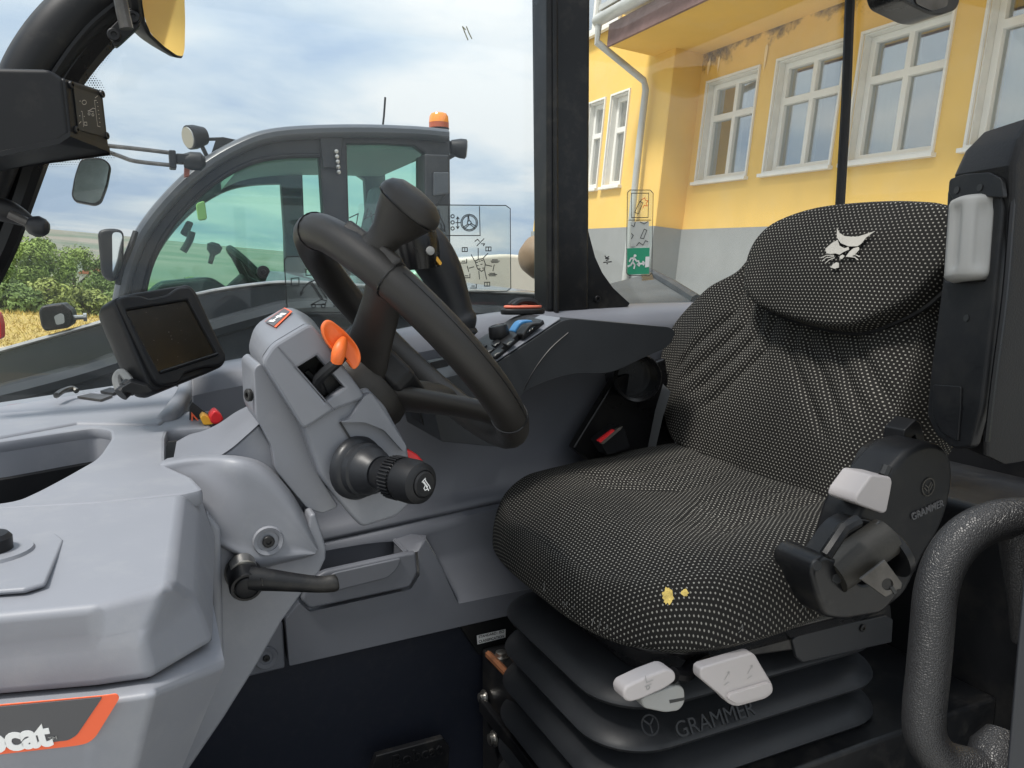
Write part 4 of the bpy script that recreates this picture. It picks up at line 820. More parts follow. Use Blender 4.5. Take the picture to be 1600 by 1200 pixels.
# forward cover, lower body, base cover
mk('forward_cover', rslab([(400, 652), (396, 575), (409, 566), (474, 672), (500, 745), (530, 792), (504, 803), (480, 795), (430, 735), (425, 700)], .835, .12, .005), GREYS, co, bevel=.005)
mk('lower_body', rslab([(468, 655), (500, 636), (540, 618), (575, 606), (582, 614), (602, 634), (637, 698), (648, 770), (643, 786), (620, 808), (566, 825), (547, 806), (500, 745)], .806, .15, .006), GREYS, co, bevel=.006)
mk('lower_ridge', rslab([(531, 660), (548, 654), (570, 618), (580, 614), (636, 698), (632, 708), (600, 672), (570, 660)], .796, .012, .004), GREYS, co, bevel=.004)
bn = [T(*p) for p in [(271, 717, .875), (300, 719, .86), (330, 718, .85), (358, 703, .85), (383, 682, .85), (405, 662, .85)]]; bf = [T(*p) for p in [(276, 690, .95), (296, 679, .955), (318, 673, .96), (343, 661, .97), (368, 644, .97), (392, 632, .97)]]
mk('base_cover', loft([crom(bn, 4), crom(bf, 4), [p+V((0, .02, -.1)) for p in crom(bf, 4)]], False, False), GREYS, co, ang=40)
mk('base_side', prism(TP([(300, 732), (332, 718.5), (359, 703.5), (383, 682.5), (405, 662.5), (440, 720), (480, 786), (474, 800), (440, 800), (400, 780), (320, 760)], .852), ey*.05), GREY, co, bevel=.004)
mk('seam', tube(TP([(531, 660), (550, 690)], .8035), .0012, 5), DARKP, co)
mk('seam', tube(TP([(434, 541), (522, 641)], .7995), .0008, 5), GREYD, co)
screw(T(391, 617, .85), V((-1, -.4, 0)), .007, co)
# sticker on the sloping top
sp = [(414, 503), (445, 481), (457, 487), (431, 512)]
q0, q1, q2 = V((n1b[1][0], .8185, n1b[1][1])), V((n1b[2][0], .8185, n1b[2][1])), V((n1f[1][0], .94, n1f[1][1]))
tn = (q1-q0).cross(q2-q0).normalized()
if tn.z < 0: tn = -tn
to = (q0+q1+q2+V((n1f[2][0], .94, n1f[2][1])))/4
def TS(px, py, l): return PL(px, py, to+tn*l, tn)
st_ = mk('sticker', prism([TS(*p, .0012) for p in sp], tn*.0006), ORANGEP, co, smooth=False)
mk('sticker_field', prism([TS(*p, .0020) for p in [(414, 503), (444, 482), (453, 487), (428, 510)]], tn*.0004), GREYP, st_, smooth=False)
c_ = TS(434, 496, .0028); tx_ = (TS(449, 487, .0028)-TS(421, 505, .0028)).normalized()
mk('sticker_mark', text_geo('HI', .020, c_, -tn.cross(tx_).normalized() if False else tx_, tn.cross(tx_).normalized(), .0004, .0008), WHITEP, st_, smooth=False)
# orange tilt lever
ol = thing('tilt_lever', T(520, 600, .80), 'orange winged lever on a bent black rod at the column slot', 'lever')
mk('rod', tube(crom([T(502, 612, .815), T(497, 596, .80), (T(507, 583, .79)), T(522, 570, .785), T(536, 556, .785)], 5), .0058, 10), BLACK, ol)
wing = [(503, 508), (511, 499), (520, 501), (540, 517), (556, 535), (564, 549), (566, 563), (562, 573), (554, 580), (544, 566), (524, 552), (511, 537), (504, 522)]
wf = roundpoly([T2(*p, .785) for p in wing], .004, 3)
wn_ = V((-.62, -.75, .1)).normalized()
ctr = V((sum(p[0] for p in wf)/len(wf), .785, sum(p[1] for p in wf)/len(wf)))
lw0 = place(wf, V((0, .785, 0)), ex, ez)
l_out = [ctr+(p-ctr)*1.0 for p in lw0]; l_in = [ctr+(p-ctr)*.86+ey*.002 for p in lw0]; l_deep = [ctr+(p-ctr)*.70+ey*.006 for p in lw0]; l_back = [p+ey*.012 for p in lw0]; l_b2 = [ctr+(p-ctr)*.8+ey*.022 for p in lw0]
mk('wing', loft([l_b2, l_back, l_out, l_in, l_deep], True), ORANGE, ol, sub=1, ang=60)
mk('boss', tube(crom([T(526, 566, .784), T(529, 552, .781), T(533, 540, .783), T(537, 530, .789)], 4), crom1([.0062, .0074, .0066, .004], 4), 12), ORANGE, ol)
# stalk
sk = thing('control_stalk', T(600, 760, .78), 'black round control stalk with a white horn symbol on its end', 'stalk')
s0, s1 = T(560, 731, .803), T(664, 757, .705); sa = (s1-s0); Ls = sa.length; sa.normalize()
mk('boot', lathe(s0-sa*.004, sa, [(0, .0345), (.006, .0345), (.010, .032), (.012, .029), (.020, .0285), (.022, .026), (.032, .024), (.038, .0195), (.042, .0185)], 32), RUBBER, sk)
ring = mk('ribbed_ring', lathe(s0+sa*.040, sa, [(0, .0175), (.012, .0185), (.016, .0205), (.030, .0205), (.032, .0195)], 32), BLACK, sk)
Rb = Ls-.040
gs = []
mk('barrel', lathe(s0+sa*.072, sa, [(0, .0200), (.004, .0215), (.012, .0222), (.013, .0212), (Ls-.072-.022, .0215)], 36), BLACK, sk)
u0, v0 = basis(sa)
for q in range(36):
    a = 2*math.pi*q/36; rdv = u0*math.cos(a)+v0*math.sin(a)
    gs.append(tube([s0+sa*.058+rdv*.0206, s0+sa*.069+rdv*.0206], .0010, 5)); gs.append(tube([s0+sa*(Ls-.048)+rdv*.0216, s0+sa*(Ls-.034)+rdv*.0216], .0011, 5))
tag(mk('knurling', join(*gs), BLACK, sk), kind='stuff')
mk('end_cap', lathe(s0+sa*(Ls-.030), sa, [(0, .0222), (.014, .0225), (.024, .0205), (.028, .0160), (.0285, .0140), (.027, .0135)], 36), BLACK, sk)
mk('horn_button', lathe(s0+sa*(Ls-.004), sa, [(0, .0132), (.0035, .0130), (.0048, .0115), (.0052, 0)], 28), BLACK, sk)
hc = s0+sa*(Ls+.0016); hx = (RT-sa*RT.dot(sa)).normalized(); hy_ = sa.cross(hx).normalized()
if hy_.z < 0: hy_ = -hy_
hn = [[(-.0052, .0040), (-.0012, .0066)], [(-.0048, .0042), (-.0030, .0022), (-.0006, -.0006), (.0016, -.0040), (.0030, -.0062)], [(-.0016, .0062), (-.0004, .0036), (.0014, .0012), (.0042, -.0022), (.0050, -.0048)], [(-.0030, .0036), (-.0010, .0010), (.0016, -.0022)], [(-.0014, -.0004), (-.0030, -.0030), (-.0016, -.0052), (.0010, -.0046)]]
mk('horn_symbol', strokes(hn, .0011, hc+sa*.0003, hx, hy_), WHITEP, sk, smooth=False)
rf_ = mk('red_tab', prism(TP([(632, 702), (640, 703), (652, 710), (663, 722), (656, 728), (640, 722)], .83), ey*.008), RED, None, bevel=.002); tag(rf_, 'red tab just behind the control stalk on the column', 'tab')
# ------------------------------------------------------------------ steering wheel
wA = V((.742, .0, .670)).normalized(); wY = (ey-wA*ey.dot(wA)).normalized(); wU = wA.cross(wY).normalized()
if wU.z < 0: wU = -wU
WCn = T(642, 527, .87)
sw_ = thing('steering_wheel', WCn-wA*.1, 'black leather steering wheel with a mushroom spinner knob', 'steering wheel')
RW = .161
def rim(phi, r=RW, a=0): return WCn+(wU*math.cos(phi)-wY*math.sin(phi))*r+wA*a
def phi_at(px, py):
    best = min(range(720), key=lambda i: (V(proj(rim(i*math.pi/360)))-V((px, py))).length); return best*math.pi/360
rp = [rim(2*math.pi*i/72) for i in range(72)]
loops = []
for i in range(72):
    ph = 2*math.pi*i/72; rad = (wU*math.cos(ph)-wY*math.sin(ph)); loops.append([rp[i]+(rad*math.cos(t)*.0205+wA*math.sin(t)*.0192) for t in [2*math.pi*k/14 for k in range(14)]])
loops.append(loops[0]); mk('rim', loft(loops, False), LEATHER, sw_, ang=60)
def rim_seam(ph):
    rad = (wU*math.cos(ph)-wY*math.sin(ph)); c = rim(ph); return tube([c+(rad*math.cos(t)*.0207+wA*math.sin(t)*.0194) for t in [2*math.pi*k/24 for k in range(25)]], .0010, 5)
ph1 = phi_at(600, 410)
for ph in (phi_at(495, 345), phi_at(612, 440), phi_at(785, 655)): mk('seam', rim_seam(ph), BLACKG, sw_)
sl = []
for a_ in (0.9,):
    sl = [rim(ph1+(q-20)*.03)+(( wU*math.cos(ph1+(q-20)*.03)-wY*math.sin(ph1+(q-20)*.03))*math.cos(a_)*.0196+wA*math.sin(a_)*.0186) for q in range(-10, 16)]
mk('seam', tube([rim(ph)+((wU*math.cos(ph)-wY*math.sin(ph))*math.cos(.5)*.0206+wA*math.sin(.5)*.0193) for ph in [phi_at(620, 450)+(phi_at(780, 655)-phi_at(620, 450))*q/20 for q in range(21)]], .0006, 5), BLACKG, sw_)
HB = WCn-wA*.075
def spoke(ph, w0, w1, name='spoke'):
    e = rim(ph, RW-.004); rad = (wU*math.cos(ph)-wY*math.sin(ph)); side = wA.cross(rad).normalized(); lp_ = []
    for t, wd, dp, ht in ((0, w0*1.1, .018, .0), (.18, w0, .016, .0), (.5, (w0+w1)/2*.86, .014, .016), (.8, w1*.8, .013, .03), (1, w1, .013, .0)):
        c = HB+rad*.02+(e-HB-rad*.02)*t; nn_ = (rad.cross(side)).normalized(); 
        c = c+wA*ht*.35
        lp_.append([c+side*math.cos(q)*wd*(1 if abs(math.cos(q)) < .99 else 1)+nn_*math.sin(q)*dp for q in [2*math.pi*k/12 for k in range(12)]])
    mk(name, loft(lp_, True), LEATHER, sw_, sub=1, ang=80)
pS = phi_at(596, 428); spoke(pS, .032, .030); spoke(pS+math.radians(92), .034, .026); spoke(pS+math.radians(165), .034, .026)
mk('hub', lathe(HB-wA*.055, wA, [(0, .040), (.01, .046), (.03, .056), (.05, .060), (.066, .056), (.070, .045), (.072, 0)], 36), LEATHER, sw_)
gs = []
for q in range(10):
    a = 2*math.pi*q/10; u0, v0 = basis(wA); rd_ = u0*math.cos(a)+v0*math.sin(a); gs.append(rd_)
hubg = lathe(HB+wA*.012, wA, [(0, .052), (.004, .058), (.026, .058), (.030, .052), (.031, 0)], 40)
hubg = ([p+(0 if False else V((0, 0, 0))) for p in hubg[0]], hubg[1])
nv = []
for i, p in enumerate(hubg[0]):
    q = p-HB; h = q.dot(wA); r_ = q-wA*h; ang_ = 2*math.pi*(i % 40)/40; nv.append(HB+wA*h+r_*(1+.045*(1 if math.sin(ang_*8) > 0 else -1)) if r_.length > .02 else p)
mk('lobed_ring', (nv, hubg[1]), BLACK, sw_, bevel=.002)
# spinner knob
pk_ = phi_at(588, 383); kb_ = rim(pk_)+wA*.012; kt = D(648, 312, kb_.dot(FW)-.015); ka = (kt-kb_).normalized(); LK = (kt-kb_).length
kn = thing('spinner_knob', kb_, 'black mushroom shaped spinner knob on the rim of the steering wheel', 'knob')
mk('knob_body', lathe(kb_, ka, [(0, .0190), (.012, .0165), (.022, .0178), (.036, .0245), (.050, .0300), (LK-.012, .0335)], 36), LEATHER, kn, ang=60)
mk('knob_groove', lathe(kb_+ka*(LK-.012), ka, [(0, .0315), (.0022, .0315)], 36), BLACKG, kn)
mk('knob_top', lathe(kb_+ka*(LK-.0098), ka, [(0, .0338), (.006, .0332), (.012, .0295), (.017, .0215), (.019, .010), (.0195, 0)], 36), LEATHER, kn, ang=60)
rd_ = rim(pk_)-WCn; tg = rd_.cross(wA).normalized()
mk('clamp', box(rim(pk_+.0)+wA*.010, tg*.040, rd_.normalized()*.014, wA*.010), LEATHER, kn, bevel=.004)
# ------------------------------------------------------------------ monitor
mo = thing('monitor', Z(215, 612, -.186), 'black square monitor with dark screen standing on the dashboard shelf', 'monitor')
mn = V((.55, -.76, .34)).normalized(); mo_o = D(265, 528, 1.03); mx_ = V((0, 0, 1)).cross(mn).normalized(); my_ = mn.cross(mx_).normalized()
def MO(px, py): q = PL(px, py, mo_o, mn)-mo_o; return (q.dot(mx_), q.dot(my_))
face = [(183, 466), (199, 461), (221, 461), (233, 466), (262, 460), (277, 449), (296, 447), (304, 456), (354, 556), (351, 567), (338, 573), (322, 573), (287, 584), (282, 598), (255, 603), (243, 597)]
scr = [(198, 485), (294, 469), (340, 553), (250, 582)]
fo_ = roundpoly([MO(*p) for p in face], .007); so_ = [MO(*p) for p in scr]
mk('bezel', plate(fo_, [roundpoly(so_, .002)], mo_o-mn*.006, mx_, my_, .012, .003), BLACK, mo)
big = roundpoly([MO(*p) for p in [(178, 464), (205, 456), (300, 441), (311, 452), (360, 558), (354, 570), (250, 612), (236, 602)]], .014, 5)
lA = place(big, mo_o-mn*.006, mx_, my_); cB = sum(lA, V())/len(lA)
mk('case', loft([[cB+(p-cB)*.985 for p in lA], [p-mn*.006 for p in lA], [p-mn*.030 for p in lA], [cB+(p-cB)*.94-mn*.046 for p in lA]], True), BLACK, mo, bevel=.003, bang=25)
mk('screen', prism(place(so_, mo_o-mn*.005, mx_, my_), mn*.001), mat('dead_screen', (0.013, 0.010, 0.006), 0.22, dirt=0.05, dscale=60), mo, smooth=False)
mk('screen_lip', tube([mo_o+mx_*so_[3][0]+my_*so_[3][1], mo_o+mx_*so_[2][0]+my_*so_[2][1]], .0022, 6), LGREY if False else BLACK, mo)
mk('foot', rslab([(190, 606), (205, 597), (230, 604), (238, 612), (215, 616), (192, 612)], 1.06, .05, .002), BLACK, mo, bevel=.002)
mk('cable', tube(crom([T(203, 596, 1.10), T(190, 582, 1.11), T(182, 592, 1.11), T(188, 610, 1.10), T(203, 612, 1.09)], 5), .0055, 8), LGREY, mo)
mk('gland', lathe(T(205, 602, 1.09), V((-.6, -.4, -.5)), [(0, .011), (.008, .011), (.009, .009), (.018, .009)], 16), RUBBER, mo)
rd = random.Random(11); gs = []
for i in range(16):
    a, b = rd.random(), rd.random(); p2 = [so_[0][k]*(1-a)*(1-b)+so_[1][k]*a*(1-b)+so_[2][k]*a*b+so_[3][k]*(1-a)*b for k in (0, 1)]
    r_ = rd.uniform(.0002, .00045); gs.append((place(circ(p2[0], p2[1], r_, 6)[:-1], mo_o-mn*.0036, mx_, my_), [tuple(range(6))]))
tag(mk('dust_specks', join(*gs), LGREY, mo, smooth=False), kind='stuff')
# ================================================================== FITTINGS
# warning display box on the front pillar
wdp = thing('warning_display', T(90, 245, 1.05), 'black angular warning display box with small symbols on the front pillar', 'display')
yb = 1.04
fr_ = [(-60, 104), (76, 107), (100, 122), (110, 212), (92, 224), (0, 244), (-60, 258)]
mk('side_shell', prism(TP(fr_, yb), ey*.11), BLACK, wdp, bevel=.006)
# end face with the printed panel, turned towards the driver
e4 = [T(100, 121, yb), T(161, 141, yb+.075), T(172, 238, yb+.075), T(110, 213, yb)]
mk('end_shell', prism(e4+[], V((-.03, .02, 0))), BLACK, wdp, bevel=.004)
mk('under_shell', prism([T(92, 225, yb), T(110, 213, yb), T(172, 238, yb+.075), T(172, 243, yb+.075), T(0, 266, yb+.07), T(-60, 274, yb+.07), T(-60, 258, yb), T(0, 245, yb)], ez*.006), BLACKM, wdp, bevel=.003)
wn2 = (e4[1]-e4[0]).cross(e4[3]-e4[0]).normalized()
if wn2.y > 0: wn2 = -wn2
wx = (e4[1]-e4[0]); wx = (wx-wn2*wx.dot(wn2)).normalized(); wy = wn2.cross(wx).normalized()
if wy.z < 0: wy = -wy
def WD(px, py): q = PL(px, py, e4[0], wn2)-e4[0]; return (q.dot(wx), q.dot(wy))
pl = mk('print_panel', prism(place(roundpoly([WD(*p) for p in [(113, 136), (155, 150), (163, 214), (121, 203)]], .003), e4[0]+wn2*.0008, wx, wy), wn2*.0008), DARKP, wdp, smooth=False)
def pxl(l): return [WD(*p) for p in l]
lines = [pxl([(145, 157), (150, 197)]), pxl([(145, 157), (148, 157)]), pxl([(150, 197), (154, 198)]), pxl([(126, 175), (128, 198)]), pxl(circ(129, 160, 3.4, 14)), pxl([(135, 174), (143, 169), (146, 170)]), pxl(circ(136.5, 178, 1.8, 8)), pxl(circ(142.5, 179.5, 1.8, 8)), pxl([(135, 173), (144, 175)]), pxl([(129, 191), (133, 191), (133.5, 196), (129, 195.5), (129, 191)]), pxl([(121, 193), (124, 190)]), pxl([(146, 153), (150, 150)])]
for q in range(6): lines.append(pxl([(149+q*.8, 160+q*6.2), (150+q*.8, 160.2+q*6.2)]))
for p in ((122.5, 158), (125, 174), (122, 181), (129, 182)): lines.append(pxl([(p[0]-.6, p[1]), (p[0]+.6, p[1])]))
mk('symbols', strokes(lines, .0008, e4[0]+wn2*.0020, wx, wy), SILVER, pl, smooth=False)
for p in ((110, 133), (158, 147), (118, 203), (165, 212)): screw(PL(*p, e4[0], wn2)+wn2*.0004, wn2, .0045, wdp)
# ball mount below it
bm_ = thing('ball_mount', T(0, 330, 1.10), 'black phone holder ball joint on an arm at the front pillar', 'mount')
mk('arm', tube(crom(TP([(-30, 322), (5, 328), (30, 338), (48, 348)], 1.10), 4), crom1([.013, .014, .011, .007], 4), 12), BLACK, bm_)
mk('clamp_bolt', tube(TP([(14, 334), (46, 349)], 1.09), .0055, 10), DSTEEL, bm_)
mk('ball', lathe(T(59, 354, 1.09), V((1, -.3, -.2)), [(-.0125, .004), (-.011, .0075), (-.007, .0108), (0, .0128), (.007, .0108), (.011, .0072), (.0128, 0)], 24), RUBBER, bm_)
# inside mirror, bracket
im = thing('inside_mirror', T(250, 40, 1.10), 'black framed inside mirror reflecting the yellow wall at the top left', 'mirror')
mpx = [(213, -30), (216, 0), (221, 30), (232, 55), (255, 76), (277, 91), (287, 92), (290, 80), (291, 30), (289, -30)]
mo2 = D(252, 20, 1.05); tgt = CABM.transposed() @ PL(1060, 215, P0, pB, True)      # turned so that the wall of the building shows in it
mn_ = ((tgt-mo2).normalized()-mo2.normalized()).normalized()
ux2 = ez.cross(mn_).normalized(); uy2 = mn_.cross(ux2).normalized()
def IM(px, py): q = PL(px, py, mo2, mn_)-mo2; return (q.dot(ux2), q.dot(uy2))
ou = roundpoly([IM(*p) for p in mpx], .01); 
lA = place(ou, mo2, ux2, uy2); cB = sum(lA, V())/len(lA)
mk('housing', loft([[cB+(p-cB)*.93+mn_*.0 for p in lA], [p-mn_*.002 for p in lA], [p-mn_*.010 for p in lA], [cB+(p-cB)*.8-mn_*.03 for p in lA]], True), BLACK, im, bevel=.002)
mk('mirror_face', prism([cB+(p-cB)*.90+mn_*.0008 for p in lA], mn_*.0005), MIRR, im, smooth=False)
mk('stem', tube(TP([(185, -20), (192, 20), (198, 45)], 1.12), .008, 10), DSTEEL, im)
mk('bracket', rslab([(168, 48), (205, 10), (222, 28), (216, 42), (188, 68), (180, 74)], 1.15, .012, .004), BLACK, im, bevel=.002)
for p in ((178, 55), (208, 27)): screw(T(*p, 1.149), -ey, .008, im)
# outside mirror and work light seen through the side window
om = thing('outside_mirror', T(140, 320, 1.75), 'grey green outside mirror plate seen below the warning display', 'mirror')
mk('mirror_shell', rslab([(126, 246), (160, 246), (174, 257), (168, 290), (158, 316), (148, 321), (116, 315), (111, 305), (116, 275)], 1.70, .03, .012), BLACK, om, bevel=.004)
mk('mirror_face', rslab([(128, 249), (159, 249), (171, 258), (165, 290), (156, 313), (147, 318), (118, 312), (114, 304), (118, 276)], 1.697, .002, .010), mat('dull_mirror', (0.23, 0.27, 0.26), 0.12, 0.6, var=.4, vscale=9), om, smooth=False)
wl_ = thing('work_light', T(90, 515, 1.9), 'black boxy work light standing on the boom outside the side window', 'work light')
mk('body', rslab([(60, 487), (65, 478), (98, 474), (104, 480), (112, 485), (115, 500), (110, 512), (70, 518), (64, 510)], 1.78, .10, .010), BLACK, wl_, bevel=.006)
mk('lens', rslab([(84, 494), (95, 489), (100, 492), (101, 505), (88, 508)], 1.772, .006, .004), LENSG, wl_)
mk('bolt', lathe(T(113, 496, 1.80), ex, [(0, .005), (.02, .005), (.02, .009), (.026, .009)], 10), STEEL, wl_)
rm = mk('red_reflector', rslab([(-14, 484), (-3, 490), (2, 508), (2, 530), (-14, 536)], 1.9, .05, .006), RED, None, bevel=.004); tag(rm, 'red reflector at the left edge above the boom', 'reflector')
# mirror corner at the top right
tr_ = thing('rear_camera', T(1455, 15, 1.0), 'black rounded housing hanging in at the top right edge', 'camera housing')
mk('shell', rslab([(1395, -40), (1404, -2), (1428, 10), (1452, 22), (1470, 24), (1495, 15), (1501, 2), (1500, -40)], .95, .06, .012), BLACKG, tr_, bevel=.006)
mk('pane', rslab([(1425, -30), (1432, 6), (1456, 17), (1480, 10), (1488, -30)], .948, .004, .006), DSTEEL, tr_)
# ------------------------------------------------------------------ side console
sc_ = thing('side_console', T(900, 600, 1.08), 'black armrest console with keypad sloping down behind the steering wheel', 'console')
cpx = [(883, 497), (1046, 511), (1056, 518), (1050, 534), (1040, 544), (1012, 556), (962, 580), (940, 584), (896, 583), (850, 597), (817, 613), (802, 640), (796, 700), (690, 690), (668, 600), (690, 592), (773, 570)]
cf = roundpoly([T2(*p, 1.03) for p in cpx], [.02, .01, .008, .01, .01, .02, .02, .02, .03, .02, .01, .002, .002, .002, .01, .01, .02], 4)
mk('body', prism(place(cf, V((0, 1.03, 0)), ex, ez), ey*.165), mat('console_charcoal', (0.021, 0.023, 0.026), .48, spec=.4, bump=('noise', 700, .12, .0003), var=.12, vscale=6, dirt=.10, dscale=10, dcol=(.10, .10, .10)), sc_, bevel=.006, bang=28)
mk('crease', tube(crom(TP([(888, 520), (860, 545), (835, 578), (818, 610)], 1.0295), 4), .0010, 5), BLACK, sc_)
lg = (T(883, 497, 1.03)-T(773, 570, 1.03)); lu = lg.normalized(); ln2 = lu.cross(ey).normalized()
if ln2.z < 0: ln2 = -ln2
co_ = T(773, 570, 1.03)
def CS(px, py, l=0): return PL(px, py, co_+ln2*l, ln2)
def cslab(pts, l, th, r=.003):
    P = [CS(*p, l)-co_ for p in pts]; q = roundpoly([(p.dot(lu), p.y) for p in P], r); return prism([co_+lu*a+ey*b+ln2*l for a, b in q], ln2*th)
mk('grey_top', cslab([(704, 586), (768, 571), (878, 498), (846, 494), (740, 552)], .0008, .003, .006), GREYS, sc_, bevel=.002)
kp = mk('keypad', cslab([(742, 548), (790, 516), (814, 530), (777, 562), (750, 560)], .004, .010, .006), BLACK, sc_, bevel=.003)
for pts in ([(744, 547), (756, 538), (762, 541), (750, 551)], [(754, 552), (766, 543), (774, 546), (762, 556)], [(764, 558), (780, 545), (789, 549), (772, 561)], [(785, 538), (796, 529), (806, 533), (796, 543)], [(768, 540), (778, 532), (784, 535), (774, 544)]):
    b = mk('button', cslab(pts, .0142, .003, .003), BLACK, kp, bevel=.0015)
    m0_ = [(sum(p[0] for p in pts)/4, sum(p[1] for p in pts)/4)]
    a = CS(m0_[0][0], m0_[0][1], .0178); mk('mark', strokes([[(-.004, -.002), (0, .002), (.004, -.001)], [(-.003, .003), (.003, .003)]], .001, a, lu, ey), SILVER, b, smooth=False)
kc_ = CS(781, 527, .014); mk('dial', lathe(kc_, ln2*.6+ez*.8, [(0, .0155), (.004, .0165), (.016, .0150), (.019, .0135), (.0195, .011), (.0185, .010), (.0185, 0)], 28), BLACK, sc_)
sb_ = mk('switch_base', cslab([(795, 524), (832, 500), (852, 505), (818, 532)], .004, .006, .004), BLACK, sc_, bevel=.002)
def rocker(p0, p1, m, w):
    a, b = CS(*p0, .010), CS(*p1, .010); pts = crom([a, (a+b)/2+ln2*.007, b], 6); sd_ = ey*w
    mk('rocker_switch', loft([[p-sd_, p-sd_+ln2*.005, p+sd_+ln2*.005, p+sd_] for p in pts], True), m, sc_, bevel=.0015)
rocker((801, 521), (829, 504), BLUEP, .010); rocker((814, 527), (843, 508), BLACK, .011)
mk('switch_mark', strokes([[(-.004, -.001), (-.001, .002)], [(.001, -.001), (.004, .002)]], .001, CS(830, 515, .0225), lu, ey), SILVER, sc_, smooth=False)
# cup on the sill
cu_ = thing('sill_cup', T(817, 490, 1.20), 'black oval speaker cap with orange edges on the window sill', 'cap')
c_ = T(817, 491, 1.20)
el = [c_+ex*math.cos(a)*.041+ey*math.sin(a)*.024 for a in [2*math.pi*i/28 for i in range(28)]]
mk('base', prism(el, ez*.010), BLACK, cu_, bevel=.003)
mk('orange_ring', prism([c_+(p-c_)*.86+ez*.0105 for p in el], ez*.005), mat('salmon_plastic', (0.62, 0.16, 0.10), 0.5), cu_, bevel=.002)
for dy in (-.007, .008): mk('fin', tube(crom([c_+V((-.022, dy, .014)), c_+V((-.008, dy, .022)), c_+V((.014, dy, .022)), c_+V((.026, dy, .014))], 4), .006, 8), BLACK, cu_)
# joystick with gaiter behind the wheel
jy = thing('joystick', T(715, 505, 1.12), 'black joystick with rubber gaiter behind the steering wheel', 'joystick')
jl = [((716, 514), .026), ((715, 500), .030), ((712, 490), .027), ((704, 460), .028), ((690, 425), .032), ((672, 395), .034), ((655, 370), .030), ((640, 352), .020)]
pts = [T(px, py, 1.12) for (px, py), r in jl]; mk('gaiter', tube(crom(pts, 4), crom1([r for _, r in jl], 4), 18), RUBBER, jy)
mk('grip', tube(crom(TP([(655, 420), (650, 385), (640, 350), (632, 330)], 1.10), 4), crom1([.03, .034, .032, .02], 4), 14), BLACKG, jy)
mk('gaiter_foot', lathe(T(717, 518, 1.12), ez, [(-.02, .022), (-.012, .027), (-.006, .024), (0, .030), (.006, .027)], 24), RUBBER, jy)
mk('yellow_button', rslab([(679, 404), (683, 400), (691, 411), (688, 415)], 1.075, .01, .002), YELLOWP, jy)
mk('pale_button', lathe(T(671, 392, 1.07), -ey, [(0, .007), (.006, .006), (.007, 0)], 12), LGREY, jy)
# small lock barrel row on the console below the wheel
lk = mk('switch_row', rslab([(672, 566), (700, 560), (702, 572), (676, 578)], 1.02, .02, .003), BLACK, None, bevel=.003); tag(lk, 'small black switch block between wheel rim and keypad', 'switch')
# under-column pedal bracket and duct
dc = thing('air_duct', T(995, 600, 1.10), 'black round air duct opening beside the seat back below the console', 'duct')
mk('duct', lathe(T(994, 590, 1.12), V((-.35, -1, .05)), [(-.08, .038), (0, .040), (.010, .043), (.014, .041), (.010, .036), (-.03, .034), (-.03, 0)], 28), BLACKG, dc)
mk('duct_panel', prism(TP([(895, 700), (962, 590), (1040, 560), (1060, 720), (1000, 780)], 1.15), ey*.02), BLACKG, dc, bevel=.004)
bu = thing('belt_buckle', T(955, 700, 1.08), 'black seat belt buckle with a red press button beside the cushion', 'buckle')
bx_ = [(936, 690), (966, 667), (976, 670), (985, 700), (950, 712)]
mk('body', rslab(bx_, 1.085, .03, .004), BLACK, bu, bevel=.003)
mk('red_button', rslab([(934, 689), (958, 671), (962, 673), (939, 692)], 1.082, .006, .001), RED, bu, bevel=.001)
mk('steel_edge', rslab([(938, 693), (966, 669), (973, 666), (970, 671), (943, 694)], 1.080, .006, .001), STEEL, bu)
sb2 = mk('belt_strap', loft([TP([(1012, 700), (1024, 640), (1036, 600)], 1.12), TP([(1024, 702), (1036, 650), (1048, 612)], 1.09)], False, False), DSTEEL if False else mat('grey_webbing', (0.12, 0.125, 0.13), 0.8, bump=('noise', 400, .3, .0005)), None); tag(sb2, 'grey seat belt strap hanging beside the seat back', 'belt')
pb = thing('pedal_bracket', T(680, 670, 1.05), 'dark plastic bracket hanging under the steering column behind the wheel', 'bracket')
mk('plate', rslab([(652, 640), (700, 644), (712, 666), (686, 676), (660, 664)], 1.10, .05, .004), BLACK, pb, bevel=.004)
# ------------------------------------------------------------------ printed films on the glass
def film(name, pts, y, m, parent=None): return mk(name, rslab(pts, y, .0004, .006), m, parent, smooth=False)
FILM = glass_mat('clear_film', (0.93, 0.95, 0.94), 0.9, 0.15, dirt=0.06, dcol=(0.8, 0.85, 0.8), dscale=3, lo=.3, hi=.7)
gy = YW-.0035
def gl(l): return [T2(px, py, gy) for px, py in l]
og = V((0, gy-.0006, 0))
s1 = thing('pictogram_sheet', T(720, 455, gy), 'clear sheet of black control pictograms on the side window beside the pillar', 'sticker')
film('sheet', [(560, 318), (796, 322), (798, 455), (560, 452)], gy, FILM, s1)
bord = [(650, 320), (790, 321), (797, 326), (798, 450), (792, 455), (700, 457), (640, 455)]
wh = circ(733, 348, 13, 20); 
L1 = [bord, [(701, 323), (704, 452)], [(749, 323), (750, 368)], [(660, 368), (750, 368)], wh, circ(733, 348, 11, 20), circ(733, 348, 3, 10), [(733, 345), (732, 337)], [(731, 345), (731, 337)], [(736, 349), (744, 354)], [(735, 351), (742, 357)], [(731, 350), (723, 356)], [(732, 352), (725, 358)], [(715, 340), (715, 356)], [(713, 342), (715, 339), (717, 342)], [(713, 354), (715, 357), (717, 354)], [(712, 348), (720, 348)]]
for q in range(3): L1.append(circ(707, 338+q*9.5, 2.6, 10))
L1 += [[(682, 329), (679, 333), (682, 340), (690, 352), (688, 361), (695, 361), (694, 352), (688, 340), (685, 328), (682, 329)], [(688, 358), (695, 358)]]
